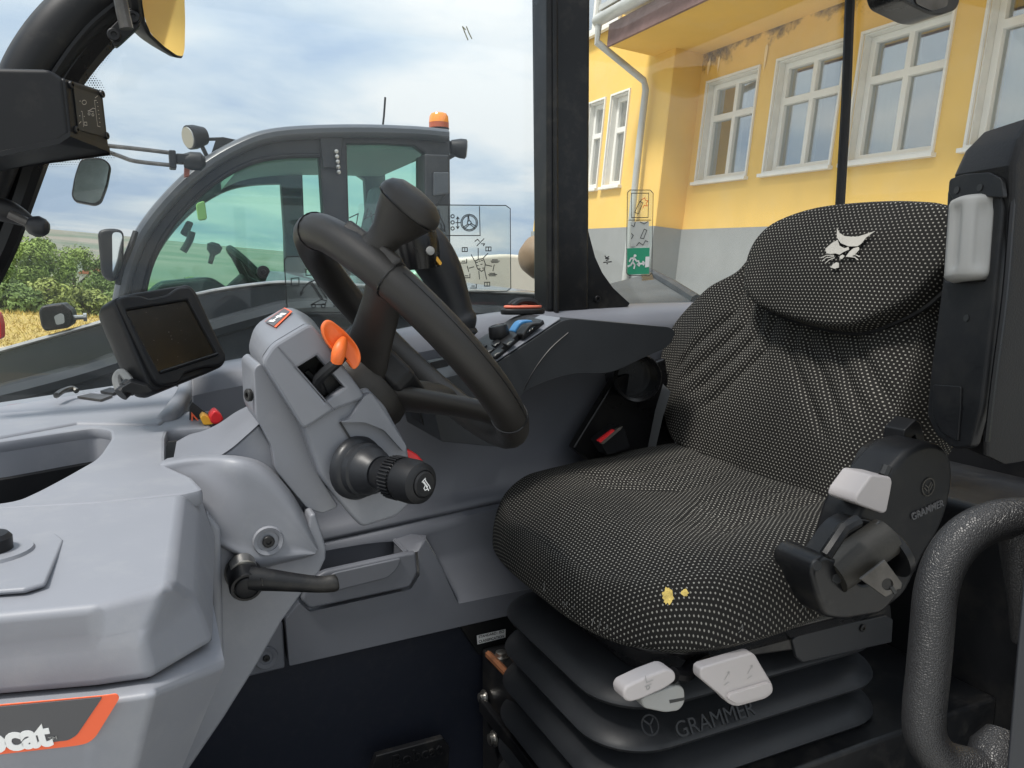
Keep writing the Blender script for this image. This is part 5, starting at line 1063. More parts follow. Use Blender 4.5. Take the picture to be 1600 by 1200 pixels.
hd = [(742, 408), (748, 405), (755, 404), (758, 412), (757, 421), (752, 424), (746, 420), (742, 408)]
L1 += [hd, [(748, 424), (749, 436)], [(757, 422), (760, 436)], [(747, 388), (747, 404)], [(736, 398), (741, 407)], [(762, 396), (754, 404)], [(733, 419), (740, 417)], [(768, 416), (759, 414)]]
for x, y in ((745, 410), (749, 408), (753, 407), (746, 415), (752, 413), (749, 420), (755, 419)): L1.append([(x-1, y), (x+1, y)])
for x, y in ((726, 387), (763, 386), (761, 441)): L1 += [[(x-4, y), (x-4, y+6), (x+4, y+6), (x+4, y), (x-4, y)], [(x, y), (x, y+6)]]
for x, y in ((729, 405), (734, 428), (744, 444)): L1 += [[(x, y), (x, y+6), (x-9, y+6)], [(x-7, y+3), (x-3, y+3)]]
for x, y in ((773, 408), (769, 429)): L1 += [[(x-6, y), (x+7, y)], [(x-4, y-2), (x+4, y-2)], [(x-5, y+2), (x+5, y+2)]]
L1 += [[(755, 385), (744, 378)] if False else [(745, 384), (756, 373)], [(742, 377), (746, 374), (749, 377)], [(752, 381), (757, 381), (755, 384)], [(730, 416), (732, 424)], [(772, 414), (770, 423)], [(697, 402), (698, 408), (688, 412)]]
mk('pictograms', strokes([gl(l) for l in L1], .0016, og, ex, ez), DARKP, s1, smooth=False)
s2 = thing('pictogram_sheet', T(500, 480, gy), 'clear sheet with a telehandler load diagram on the side window behind the column', 'sticker')
film('sheet', [(444, 401), (600, 401), (600, 490), (446, 490)], gy, FILM, s2)
L2 = [[(600, 401), (449, 401), (444, 406), (449, 492), (452, 497)], [(455, 435), (467, 434), (467, 447), (455, 447), (455, 435)], circ(500, 412, 7, 12, 60, 300), [(478, 421), (478, 430), (505, 430), (505, 421), (478, 421)], [(486, 424), (499, 424)], [(470, 460), (474, 450), (482, 442), (494, 437), (505, 436)], [(470, 461), (469, 455)], [(470, 461), (474, 457)], [(484, 440), (502, 468)], [(486, 439), (504, 467)], [(492, 438), (510, 466)], [(486, 476), (508, 476), (510, 470), (502, 468), (494, 472), (486, 476)], circ(490, 478, 3, 10), circ(505, 478, 3, 10), [(522, 478), (522, 470), (530, 468), (531, 478), (521, 479)], [(524, 468), (524, 440)], [(470, 488), (600, 488)]]
mk('diagram', strokes([gl(l) for l in L2], .0016, og, ex, ez), DARKP, s2, smooth=False)
s3 = thing('escape_sign', T(997, 430, gy), 'green running man escape sign with hammer pictograms on the quarter window', 'sign')
film('sheet', [(979, 296), (1020, 297), (1018, 431), (978, 430)], gy, FILM, s3)
FILMY = mat('milky_print', (0.52, 0.53, 0.50), 0.6)
mk('picture_field', rslab([(986, 346), (1014, 346), (1013, 384), (985, 385)], gy-.0008, .0003, .001), FILMY, s3, smooth=False)
gn = mk('green_field', rslab([(980, 388), (1015, 387), (1014, 428), (980, 429)], gy-.0008, .0003, .001), mat('sign_green', (0.015, 0.30, 0.16), 0.5), s3, smooth=False)
L3 = [[(984, 297), (1015, 297), (1020, 302), (1018, 427), (1013, 431), (982, 430), (978, 426), (980, 301), (984, 297)], [(986, 302), (1013, 302), (1012, 340), (986, 340), (986, 302)], [(982, 344), (1016, 344)], [(991, 332), (999, 315), (1004, 317), (997, 334), (991, 332)], [(1000, 315), (1002, 312)], [(1000, 372), (1006, 358), (1010, 360), (1005, 373), (1000, 372)], [(986, 352), (990, 354), (992, 347)], [(1000, 347), (1006, 350), (1012, 346)], [(986, 365), (989, 368), (986, 373)], [(994, 384), (998, 379), (1004, 383), (1008, 376), (1012, 378)]]
mk('hammer_pictograms', strokes([gl(l) for l in L3], .0014, og-ey*.0008, ex, ez), DARKP, s3, smooth=False)
mk('spark', strokes([gl(l) for l in [[(1003, 312), (1007, 309), (1008, 313), (1012, 314), (1009, 318), (1011, 322), (1006, 321), (1004, 325)]]], .0014, og-ey*.0008, ex, ez), ORANGEP, s3, smooth=False)
man = [[(990, 402), (988, 409), (985, 414), (981, 416)], [(988, 409), (991, 414), (990, 419)], [(990, 403), (994, 408), (997, 408)], [(990, 403), (985, 404), (983, 408)], [(996, 413), (1006, 411)], [(998, 410.5), (995.5, 413), (998, 415)], [(1004, 409), (1006.5, 411), (1004.5, 413.5)]]
mk('running_man', join(strokes([gl(l) for l in man], .0034, og-ey*.0010, ex, ez), prism(place([T2(*p, gy) for p in circ(991.5, 399.5, 2.2, 10)[:-1]], og-ey*.0010, ex, ez), ey*.0001), prism(place([T2(*p, gy) for p in [(1008, 401), (1014, 401), (1013, 417), (1007, 418)]], og-ey*.0010, ex, ez), ey*.0001)), WHITEP, gn, smooth=False)
lgw = thing('glass_logo', T(949, 412, gy), 'tiny black wildcat head logo on the glass beside the escape sign', 'logo')
mk('print', strokes([gl(l) for l in [[(945, 400), (947, 403), (951, 401)], [(946, 404), (951, 404)], [(947, 407), (950, 406)], [(948, 412), (949, 412)], [(943, 410), (955, 409)]]], .0022, og, ex, ez), DARKP, lgw, smooth=False)
# ================================================================== SEAT
def fabric_mat():
    m_ = bpy.data.materials.new('seat_fabric'); m_.use_nodes = True; t = m_.node_tree; N = t.nodes; L = t.links; b = N['Principled BSDF']
    b.inputs['Roughness'].default_value = 0.85; b.inputs['Specular IOR Level'].default_value = 0.2
    def nd(ty, **k):
        n = N.new(ty)
        for a, c in k.items(): setattr(n, a, c)
        return n
    def math_(op, a, bb=None, c=None):
        n = nd('ShaderNodeMath', operation=op)
        for i, v in enumerate((a, bb, c)):
            if v is None: continue
            if isinstance(v, (int, float)): n.inputs[i].default_value = v
            else: L.new(v, n.inputs[i])
        return n.outputs[0]
    uv = nd('ShaderNodeUVMap'); sp_ = nd('ShaderNodeSeparateXYZ')
    wob = nd('ShaderNodeTexNoise'); wob.inputs['Scale'].default_value = 25; L.new(uv.outputs[0], wob.inputs['Vector'])
    wm = nd('ShaderNodeVectorMath', operation='SCALE'); L.new(wob.outputs['Color'], wm.inputs[0]); wm.inputs['Scale'].default_value = 0.003
    ad = nd('ShaderNodeVectorMath', operation='ADD'); L.new(uv.outputs[0], ad.inputs[0]); L.new(wm.outputs[0], ad.inputs[1])
    L.new(ad.outputs[0], sp_.inputs[0])
    PU, PV = 0.0067, 0.0046
    v = math_('DIVIDE', sp_.outputs[1], PV); row = math_('FLOOR', v); par = math_('MODULO', math_('ABSOLUTE', row), 2.0)
    u = math_('ADD', math_('DIVIDE', sp_.outputs[0], PU), math_('MULTIPLY', par, 0.5))
    fu = math_('ABSOLUTE', math_('SUBTRACT', math_('FRACT', u), 0.5)); fv = math_('ABSOLUTE', math_('SUBTRACT', math_('FRACT', v), 0.5))
    du = math_('MULTIPLY', fu, 1/0.175); dv = math_('MULTIPLY', fv, 1/0.21)
    dd = math_('ADD', math_('POWER', du, 2.6), math_('POWER', dv, 2.6))
    dot = nd('ShaderNodeMapRange'); dot.inputs[1].default_value = 1.25; dot.inputs[2].default_value = 0.6; L.new(dd, dot.inputs[0])
    tc = nd('ShaderNodeTexCoord'); wear = nd('ShaderNodeTexNoise'); wear.inputs['Scale'].default_value = 7; wear.inputs['Detail'].default_value = 5; L.new(tc.outputs['Object'], wear.inputs['Vector'])
    wr = nd('ShaderNodeMapRange'); wr.inputs[1].default_value = .3; wr.inputs[2].default_value = .7; wr.inputs[3].default_value = .7; wr.inputs[4].default_value = 1.0; L.new(wear.outputs[0], wr.inputs[0])
    fine = nd('ShaderNodeTexNoise'); fine.inputs['Scale'].default_value = 900; L.new(uv.outputs[0], fine.inputs['Vector'])
    base = nd('ShaderNodeMixRGB'); base.inputs[1].default_value = (0.0065, 0.0062, 0.006, 1); base.inputs[2].default_value = (0.017, 0.016, 0.0145, 1); L.new(wear.outputs[0], base.inputs[0])
    mx_2 = nd('ShaderNodeMixRGB'); L.new(math_('MULTIPLY', dot.outputs[0], wr.outputs[0]), mx_2.inputs[0]); L.new(base.outputs[0], mx_2.inputs[1]); mx_2.inputs[2].default_value = (0.29, 0.28, 0.25, 1)
    L.new(mx_2.outputs[0], b.inputs['Base Color'])
    bp = nd('ShaderNodeBump'); bp.inputs['Strength'].default_value = .45; bp.inputs['Distance'].default_value = .0012; L.new(math_('ADD', dot.outputs[0], math_('MULTIPLY', fine.outputs[0], .4)), bp.inputs['Height']); L.new(bp.outputs[0], b.inputs['Normal'])
    return m_
FAB = fabric_mat()
def pillow(outline, n, e1, depth, bulge, back, rings=22, det=None, rim0=.80, frac=.93, c=None):
    n = V(n).normalized(); e1 = V(e1).normalized(); e2 = n.cross(e1).normalized(); N = len(outline)
    c = sum(outline, V())/N if c is None else V(c); vs, uv, fs = [c+n*(depth+bulge+(det(0, 0) if det else 0))], [(0, 0)], []
    rr_ = [i/rings for i in range(1, rings+1)]
    loops_ = []
    for r in rr_:
        lp = []
        for p in outline:
            q = p-c
            if r <= rim0: f = r/rim0*frac; g_ = depth+bulge*(1-(r/rim0)**2); ex_ = f
            else:
                th = (r-rim0)/(1-rim0)*math.pi/2; f = frac+(1-frac)*math.sin(th); g_ = depth*math.cos(th); ex_ = frac+(r-rim0)/(1-rim0)*((1-frac)+depth*.75/max(q.length, .05))
            a, b = q.dot(e1)*f, q.dot(e2)*f; hh = det(a, b)*(1 if r <= rim0 else math.cos(th)) if det else 0
            lp.append(len(vs)); vs.append(c+q*f+n*(g_+hh)); uv.append((q.dot(e1)*ex_, q.dot(e2)*ex_))
        loops_.append(lp)
    for k_, f in ((.5, .985), (1, .95)):
        lp = []
        for p in outline:
            q = p-c; lp.append(len(vs)); vs.append(c+q*f-n*back*k_); uv.append((q.dot(e1)*(1.25+k_*.1), q.dot(e2)*(1.25+k_*.1)))
        loops_.append(lp)
    for i in range(N): fs.append((0, loops_[0][i], loops_[0][(i+1) % N]))
    for a, b in zip(loops_[:-1], loops_[1:]):
        for i in range(N): j = (i+1) % N; fs.append((a[i], b[i], b[j], a[j]))
    fs.append(tuple(reversed(loops_[-1])))
    return (vs, fs), uv
seat = thing('operator_seat', V((.66, .87, FLZ)), 'black suspension seat in dotted fabric with a silver wildcat head', 'seat')
# cushion
cn = V((-.02, 0, 1)).normalized(); ccx = V((.672, .873, -.386))
def sup(t, a, b, p): c_, s_ = math.cos(t), math.sin(t); return (math.copysign(abs(c_)**(2/p), c_)*a, math.copysign(abs(s_)**(2/p), s_)*b)
co_l = []
for i in range(96):
    x, y = sup(2*math.pi*i/96, .236, .262, 3.4); co_l.append(ccx+V((x, y, 0))+V((0, 0, .10*x)))
def sst(a, b, x): t = max(0, min(1, (x-a)/(b-a))); return t*t*(3-2*t)
def cdet(b, a):                                         # a: aft, b: across
    h = -.014*math.exp(-((a-.05)/.15)**2-((b)/.16)**2)-.022*max(0, -a-.13)/.1+.008*math.exp(-((abs(b)-.20)/.05)**2)
    x = abs(b)
    for k in range(4):                                  # stitched channels: straight aft, then splayed towards the front corners
        x0 = .030+.034*k; cx_ = x0+.75*max(0, .02-.012*k-a)*(1 if a < .02 else 0)
        h -= .0055*math.exp(-((x-cx_)/.010)**2)*sst(-.10, -.04, a)*(1-sst(.12, .16, a))
    return h
gcu, ucu = pillow(co_l, cn, -ey, .074, .012, .012, 80, cdet, .78, .91)
mk('cushion', gcu, FAB, seat, uv=ucu, ang=80)
# yellow foam showing through two holes, frayed lower edge
def on_cushion(px, py, z): return Z(px, py, z)
FOAM = mat('yellow_foam', (0.62, 0.46, 0.13), 0.95, var=.35, vscale=120, bump=('noise', 300, .5, .001))
# backrest
ub = V((.27, 0, .963)).normalized(); nb = V((-.963, 0, .27)).normalized(); bo_ = V((.875, .87, -.33))
bpx = [(1062, 690), (1042, 640), (1036, 580), (1048, 530), (1075, 490), (1120, 455), (1165, 425), (1200, 385), (1300, 345), (1420, 335), (1500, 345), (1500, 420), (1482, 520), (1462, 600), (1428, 690), (1385, 770), (1338, 806), (1300, 798), (1220, 770), (1130, 735), (1085, 712)]
def BP(px, py, l=0): return PL(px, py, bo_+nb*l, nb)
bol = crom([BP(*p, .03) for p in bpx], 9, True); bol = [p-nb*.045 for p in bol]
def bdet(a, b):                                         # a: across, b: up the back
    x = abs(a+.006); h = .014*math.exp(-((x-.185)/.05)**2)-.006*math.exp(-(a/.11)**2-((b+.06)/.12)**2)
    for k in range(4):                                  # stitched channels: upright below, splayed outwards above
        x0 = .026+.030*k; cx_ = x0+.95*max(0, b-(-.015-.020*k))
        h -= .0062*math.exp(-((x-cx_)/.0105)**2)*sst(-.20, -.17, b)*(1-sst(.075-.018*k, .11-.018*k, b))
    return h
bc_ = sum(bol, V())/len(bol)
gba, uba = pillow(bol, nb, ey, .070, .012, .05, 90, bdet, .80, .92)
mk('backrest', gba, FAB, seat, uv=uba, ang=80)
# head pad on top
hpx = [(1172, 448), (1178, 405), (1196, 372), (1228, 348), (1290, 328), (1380, 319), (1455, 319), (1500, 326), (1520, 350), (1500, 410), (1480, 435), (1430, 480), (1360, 512), (1320, 517), (1270, 509), (1215, 492), (1185, 475)]
hol = [p-nb*.0 for p in crom([BP(*p, .085) for p in hpx], 4, True)]; hol = [p-nb*.012 for p in hol]
ghe, uhe = pillow(hol, nb, ey, .034, .010, .06, 18, None, .84, .95)
hp_ = mk('head_pad', ghe, FAB, seat, uv=uhe, ang=80)
mk('pad_piping', tube(hol+[hol[0]], .0035, 6), BLACK, seat)
# wildcat head emblem on the pad, silver print
hc_ = sum(hol, V())/len(hol)
def HP(px, py, l=.0): return PL(px, py, hc_+nb*(.0475+l), nb)
eb_x = (HP(1340, 395)-HP(1300, 395)).normalized()
def emb(pts, l=0): return prism([HP(px, py, l) for px, py in pts], nb*.0006)
PARTS = [[(1309, 362), (1307, 355), (1313, 355), (1317, 363), (1324, 368), (1333, 369), (1341, 369), (1349, 368), (1368, 361), (1345, 380), (1342, 384), (1334, 385), (1322, 384), (1314, 379), (1309, 371)],
 [(1300, 380), (1309, 375), (1312, 384), (1320, 388), (1326, 386), (1327, 390), (1318, 394), (1312, 398), (1306, 396), (1298, 397), (1292, 396), (1290, 389)],
 [(1334, 388), (1342, 386), (1343, 390), (1338, 396), (1330, 402), (1322, 401), (1328, 393)],
 [(1307, 410), (1311, 411), (1311, 418), (1305, 420), (1298, 418), (1302, 413)], [(1313, 400), (1317, 398), (1320, 400), (1316, 405), (1312, 404)]]
for pts in [[(1308, 356), (1312, 364), (1320, 369), (1330, 370), (1340, 370), (1350, 367), (1368, 361), (1354, 371), (1346, 381), (1340, 385), (1326, 385), (1314, 380), (1308, 371)], PARTS[1], PARTS[2], PARTS[3], PARTS[4]]:
    mk('emblem_print', emb(pts), SILVER, hp_, smooth=False)
wsk = [[(1303, 399), (1292, 399), (1283, 403)], [(1303, 401), (1291, 403), (1285, 408)], [(1304, 403), (1296, 406), (1290, 411)], [(1328, 401), (1336, 402), (1341, 406)], [(1329, 399), (1337, 398), (1343, 401)]]
ho = hc_+nb*.0480
def HQ(px, py): q = HP(px, py)-ho; return (q.dot(ey), q.dot(ub))
mk('whisker_print', strokes([[HQ(*p) for p in l] for l in wsk], .0012, ho, -ey if False else ey, ub), SILVER, hp_, smooth=False)
# foam holes on the cushion front: find the surface by casting on the built mesh
def cast(px, py, geo_, off):
    from mathutils.bvhtree import BVHTree
    bv = BVHTree.FromPolygons([tuple(v) for v in geo_[0]], geo_[1]); h = bv.ray_cast(V((0, 0, 0)), ray(px, py).normalized()); return (h[0]+h[1]*off*(1 if h[1].dot(ray(px, py)) < 0 else -1), h[1]) if h[0] is not None else (None, None)
def patch(cx_, cy_, rx, ry, geo_, seed=1, off=.0012):
    rd = random.Random(seed); out = []
    for k in range(32):
        a = 2*math.pi*k/32; w_ = rd.uniform(.78, 1.10); p, _ = cast(cx_+rx*math.cos(a)*w_, cy_+ry*math.sin(a)*w_, geo_, off)
        if p is not None: out.append(p)
    c_, _ = cast(cx_, cy_, geo_, off*.2); out.append(c_); n = len(out)-1
    return out, [(i, (i+1) % n, n) for i in range(n)]
for q, (x, y, rx, ry) in enumerate(((1044, 931, 9, 14), (1070, 926, 6, 6))): mk('torn_edge', patch(x, y, rx*1.18, ry*1.14, gcu, q+7, .0006), BLACK, seat); mk('foam_hole', patch(x, y, rx, ry, gcu, q+1), FOAM, seat)
rd = random.Random(4); gs = []
for px, py in ((847, 921), (884, 950), (878, 950), (925, 975), (935, 980), (895, 955), (945, 985), (1155, 985), (1250, 952)):
    b_ = T(px, py, .8) if px < 1000 else T(px, py, .66)
    b_, _n = cast(px+4, py-10, gcu, .001)
    if b_ is None: continue
    for k in range(3): gs.append(tube(crom([b_, b_+V((rd.uniform(-.003, .003), rd.uniform(-.004, .002), -.003)), b_+V((rd.uniform(-.006, .006), rd.uniform(-.006, .004), rd.uniform(-.010, -.004)))], 3), .0004, 4))
tag(mk('frayed_threads', join(*gs), mat('grey_thread', (.10, .10, .095), .9), seat), kind='stuff')
# seat pan and frame under the cushion
def rr3(cx_, cy_, z, w_, d_, r_, k=6): return [V((cx_+x, cy_+y, z)) for x, y in rrect(w_, d_, r_, k)]
mk('seat_pan', loft([rr3(.675, .875, -.392, .42, .46, .07), rr3(.675, .875, -.412, .43, .47, .07), rr3(.68, .875, -.470, .36, .36, .06)], True), BLACKG, seat, bevel=.003)
mk('side_rail', slab([(1010, 985), (1150, 990), (1290, 948), (1392, 938), (1396, 985), (1250, 1015), (1130, 1032), (1010, 1020)], .672, .012), BLACKM, seat, bevel=.003)
for px, py, w_ in ((1166, 984, 6), (1215, 970, 7), (1257, 969, 9)):
    mk('rail_slot', slab([(px-w_, py-3), (px+w_, py-5), (px+w_, py+3), (px-w_, py+5)], .6712, .001), LGREY, seat, smooth=False)
mk('foam_edge', tube(crom([T(1208, 944, .652), T(1240, 950, .648), T(1270, 936, .645), T(1284, 918, .645)], 4), .006, 8), mat('grey_felt', (0.38, 0.37, 0.35), .95), seat)
mk('pan_flap', slab([(1238, 1000), (1250, 990), (1385, 962), (1396, 968), (1394, 1004), (1255, 1036), (1245, 1028)], .668, .006), RUBBER, seat, bevel=.002)
screw(T(1347, 981, .6675), -ey, .005, seat)
# bellows: rubber folds
bx0, by0 = .685, .87
def fold(z, w_, d_, r_=.075): return rr3(bx0, by0, z, w_, d_, r_, 8)
lps = []; zt = -.470
for k in range(7):
    z = zt-.054*k; sc2 = 1+.012*k
    lps += [fold(z-.004, .375*sc2, .262*sc2, .06), fold(z-.016, .430*sc2, .318*sc2, .07), fold(z-.026, .462*sc2, .350*sc2, .078), fold(z-.031, .468*sc2, .356*sc2, .08), fold(z-.036, .462*sc2, .350*sc2, .078), fold(z-.046, .385*sc2, .270*sc2, .062)]
mk('bellows', loft(lps, True), RUBBER, seat, ang=50)
lo2 = by0-.350/2*1.012-.0035
tz = T(1090, 1125, .70)
mk('embossed_letters', text_geo('GRAMMER', .026, T(1118, 1124, .688)+ez*.0, ex, V((0, -.62, .78)).normalized()*-1 if False else V((0, .55, .83)).normalized(), .003, .0), RUBBER, seat)
mk('embossed_mark', strokes([circ(0, 0, .011, 18), [(0, -.008), (0, 0)], [(0, 0), (.006, .006)], [(0, 0), (-.006, .006)]], .002, T(1016, 1133, .686), ex, V((0, .55, .83)).normalized()), RUBBER, seat, smooth=False)
# pedestal the seat is bolted to
pe = thing('seat_pedestal', V((.7, .87, FLZ)), 'black steel seat pedestal with rusty edges and bolts', 'pedestal')
px0 = T(748, 1014, 1.12).x
A1, A2 = T(752, 1012, 1.125), T(862, 1215, .70)
zt2 = A1.z
mk('box', prism([V((A1.x, 1.125, zt2)), V((A1.x+.012, .66, zt2)), V((1.1, .66, zt2)), V((1.1, 1.125, zt2))], ez*-(zt2-FLZ)*-1 if False else ez*(FLZ-zt2)), BLACKM, pe, bevel=.006)
mk('rust_edge', tube([V((A1.x+.002, 1.10, zt2)), V((A1.x+.008, .90, zt2)), V((A1.x+.012, .70, zt2))], .006, 6), RUST, pe)
mk('front_bar', box(V((A1.x-.010, .90, zt2-.085)), (.006, 0, 0), (0, .20, 0), (0, 0, .012)), RUST if False else BLACKM, pe, bevel=.003)
for px, py, yy in ((757, 1090, 1.10), (783, 1024, 1.08), (768, 1155, 1.06)):
    c_ = T(px, py, yy); mk('bolt', lathe(V((A1.x-.004, c_.y, c_.z)) if py > 1030 else V((c_.x, c_.y, zt2)), -ex if py > 1030 else ez, [(0, .013), (.003, .013), (.003, .009), (.010, .009), (.011, .007)], 12), STEEL, pe)
wlp = mk('rear_side_panel', prism(TP([(690, 985), (800, 958), (800, 1010), (750, 1014), (742, 1200), (735, 1210), (736, 1000)], 1.138), ey*.01) if False else slab([(716, 976), (840, 945), (840, 1040), (748, 1024)], 1.128, .012), BLACK, None, bevel=.003); tag(wlp, 'black side plate carrying the white text label beside the seat bellows', 'plate')
st2 = thing('text_label', T(768, 995, 1.125), 'small white label reading standard iso classification beside the bellows', 'label')
lpx_ = [(745, 993), (790, 983), (790, 996), (746, 1007)]
mk('label_field', slab(lpx_, 1.1255, .0004), WHITEP, st2, smooth=False)
lxd = (T(790, 983, 1.125)-T(745, 993, 1.125)).normalized(); lyd = V((0, -1, 0)).cross(lxd); lyd = lyd if lyd.z > 0 else -lyd
for s_, (px, py) in (('STANDARD : ISO', (768, 991)), ('CLASSIFICATION', (768, 998.5))): mk('letters', text_geo(s_, .0062, T(px, py, 1.1250), lxd, lyd, .0002, .00012), DARKP, st2, smooth=False)
# foot plate with raised lettering
fp = thing('foot_plate', T(650, 1180, 1.0), 'dark embossed foot plate on the cab floor by the side wall', 'foot plate')
mk('plate', prism(TP([(576, 1210), (588, 1181), (692, 1153), (703, 1168), (700, 1215)], 1.09), ey*.012), BLACKM, fp, bevel=.002)
fx_ = (T(692, 1153, 1.10)-T(588, 1181, 1.10)).normalized(); fy_ = V((0, -1, 0)).cross(fx_); fy_ = fy_ if fy_.z > 0 else -fy_
mk('raised_letters', text_geo('Bobcat', .030, T(652, 1181, 1.0885), fx_, fy_, .003), BLACKM, fp)
# pale levers
def lever(name, pts, y, th, m, label, r=.005, bev=.004, mark=None, ty=None):
    t = thing(name, T(pts[0][0], pts[0][1], y), label, 'lever'); mk('handle', rslab(pts, y, th, r), m, t, bevel=bev); return t
l1 = lever('seat_lever', [(974, 1082), (979, 1073), (1010, 1058), (1044, 1045), (1056, 1050), (1057, 1064), (1040, 1076), (1000, 1094), (984, 1098), (976, 1094)], .615, .022, PALE, 'white upper tilt lever with a small seat mark under the cushion', .006)
mk('seat_mark', strokes([[(-.004, .008), (-.002, 0), (.006, .001)], [(-.004, -.004), (.004, -.003)], circ(0, -.006, .002, 8)], .0007, T(1013, 1066, .6145), ex, ez), LGREY, l1, smooth=False)
mk('rod', tube(crom([T(1050, 1055, .63), T(1070, 1055, .64), T(1082, 1040, .65), T(1100, 1028, .66)], 4), .009, 10), BLACKG, l1)
l2_ = lever('seat_lever', [(1002, 1094), (1008, 1088), (1060, 1070), (1070, 1076), (1071, 1098), (1062, 1111), (1040, 1114), (1006, 1107)], .625, .026, LGREY, 'white lower lever with a slot, under the tilt lever', .005)
mk('slot', slab([(1046, 1094), (1070, 1090), (1070, 1094), (1047, 1099)], .6246, .001), DARKP, l2_, smooth=False)
l3 = lever('seat_lever', [(1095, 1046), (1100, 1042), (1175, 1020), (1181, 1024), (1190, 1040), (1208, 1070), (1209, 1082), (1198, 1092), (1152, 1105), (1140, 1101), (1130, 1090), (1094, 1060)], .610, .014, PALE, 'broad white adjustment paddle under the seat cushion', .007, .006)
mk('paddle_step', rslab([(1137, 1092), (1142, 1085), (1204, 1066), (1208, 1075), (1198, 1088), (1152, 1101)], .606, .006, .005), PALE, l3, bevel=.003)
for x, y in ((1136, 1056), (1172, 1046)): mk('arrow_mark', strokes([[(-.003, -.004), (.003, .004)], [(0, .004), (.003, .004), (.003, .001)], [(-.003, -.010), (.003, -.008)]], .0006, T(x, y, .6095), ex, ez), LGREY, l3, smooth=False)
# recliner cover with lettering
rc = thing('recliner_cover', T(1420, 900, .6), 'black seat hinge cover with raised lettering between cushion and armrest', 'hinge cover')
rpx = [(1346, 790), (1400, 725), (1420, 703), (1450, 690), (1475, 695), (1489, 715), (1491, 750), (1484, 790), (1470, 830), (1448, 862), (1430, 900), (1415, 930), (1390, 950), (1340, 960), (1318, 900), (1330, 840)]
mk('shell', prism(place(roundpoly([T2(*p, .600) for p in rpx], .02), V((0, .600, 0)), ex, ez), ey*.055), BLACK, rc, bevel=.008)
mk('shoulder', prism(place(roundpoly([T2(*p, .655) for p in [(1360, 735), (1375, 705), (1405, 690), (1440, 690), (1400, 740), (1340, 830), (1330, 800)]], .01), V((0, .656, 0)), ex, ez), ey*.03), BLACKM, rc, bevel=.006)
mk('rib', slab([(1410, 700), (1414, 672), (1432, 655), (1440, 662), (1446, 690), (1434, 694), (1430, 680), (1420, 690), (1418, 704)], .64, .03), BLACK, rc, bevel=.002)
lxx = (T(1470, 786, .5985)-T(1427, 806, .5985)).normalized(); lxx = V((lxx.x, 0, lxx.z)).normalized(); lyy = V((-lxx.z, 0, lxx.x))
mk('raised_letters', text_geo('GRAMMER', .0120, T(1449, 797, .5985), lxx, lyy, .002, .0002), GREYP, rc)
mk('raised_mark', join(strokes([circ(0, 0, .0105, 24)], .0016, T(1451, 761, .5985), lxx, lyy), strokes([[(0, -.008), (0, -.001)], [(0, -.001), (.005, .004)], [(0, -.001), (-.005, .004)], [(.003, -.004), (.007, .001)], [(-.003, -.004), (-.007, .001)]], .0012, T(1451, 761, .5985), lxx, lyy)), DSTEEL, rc, smooth=False)
lv4 = lever('recline_lever', [(1336, 786), (1339, 774), (1362, 742), (1392, 745), (1395, 752), (1392, 770), (1386, 800), (1380, 803), (1350, 792)], .590, .040, PALE, 'white wedge shaped recline lever beside the backrest', .004, .005)
mk('lever_slot', tube(TP([(1380, 742), (1386, 728)], .598), .006, 8), DARKP, lv4)
# belt retractor
bt = thing('belt_retractor', T(1340, 950, .56), 'black seat belt retractor with rolled strap and steel tongue', 'belt retractor')
e0, e1_ = T(1300, 898, .585), T(1385, 838, .575); ra_ = (e1_-e0).normalized()
mk('spool_strap', lathe(e0, ra_, [(0, .022), ((e1_-e0).length, .022)], 28), mat('olive_webbing', (0.022, 0.020, 0.016), .6, bump=('noise', 250, .4, .0008), var=.3, vscale=20), bt)
mk('case', rslab([(1268, 898), (1272, 880), (1290, 866), (1312, 876), (1332, 900), (1350, 915), (1400, 885), (1406, 930), (1380, 960), (1320, 970), (1290, 966), (1276, 930)], .575, .06, .010), BLACKM, bt, bevel=.006)
mk('end_disc', lathe(T(1388, 858, .580), ra_, [(-.004, .034), (.004, .034), (.007, .030), (.007, 0)], 30), BLACKM, bt)
mk('bridge', rslab([(1276, 884), (1318, 824), (1346, 808), (1386, 820), (1408, 850), (1408, 892), (1350, 915), (1300, 900)], .596, .03, .012), BLACKM, bt, bevel=.003)
mk('rim_bar', tube(TP([(1290, 868), (1318, 826), (1340, 814)], .566), .007, 8), BLACKM, bt)
tpx = [(1347, 906), (1385, 876), (1412, 912), (1410, 921), (1404, 922), (1400, 926), (1386, 934), (1380, 930)]
hole = [T2(*p, .545) for p in circ(1389, 914, 9, 14)[:-1]]
mk('tongue', plate([T2(*p, .545) for p in tpx], [hole], V((0, .548, 0)), ex, ez, .003, .0006), DSTEEL, bt)
mk('tongue_slot', slab([(1391, 918), (1396, 916), (1402, 926), (1398, 929)], .5455, .002), DARKP, bt, smooth=False)
for p in ((1276, 884), (1307, 904), (1376, 822)): mk('rivet_hole', lathe(T(*p, .574), V((-.3, -1, .3)), [(0, .006), (.0015, .005), (.0015, 0)], 12), DARKP, bt)
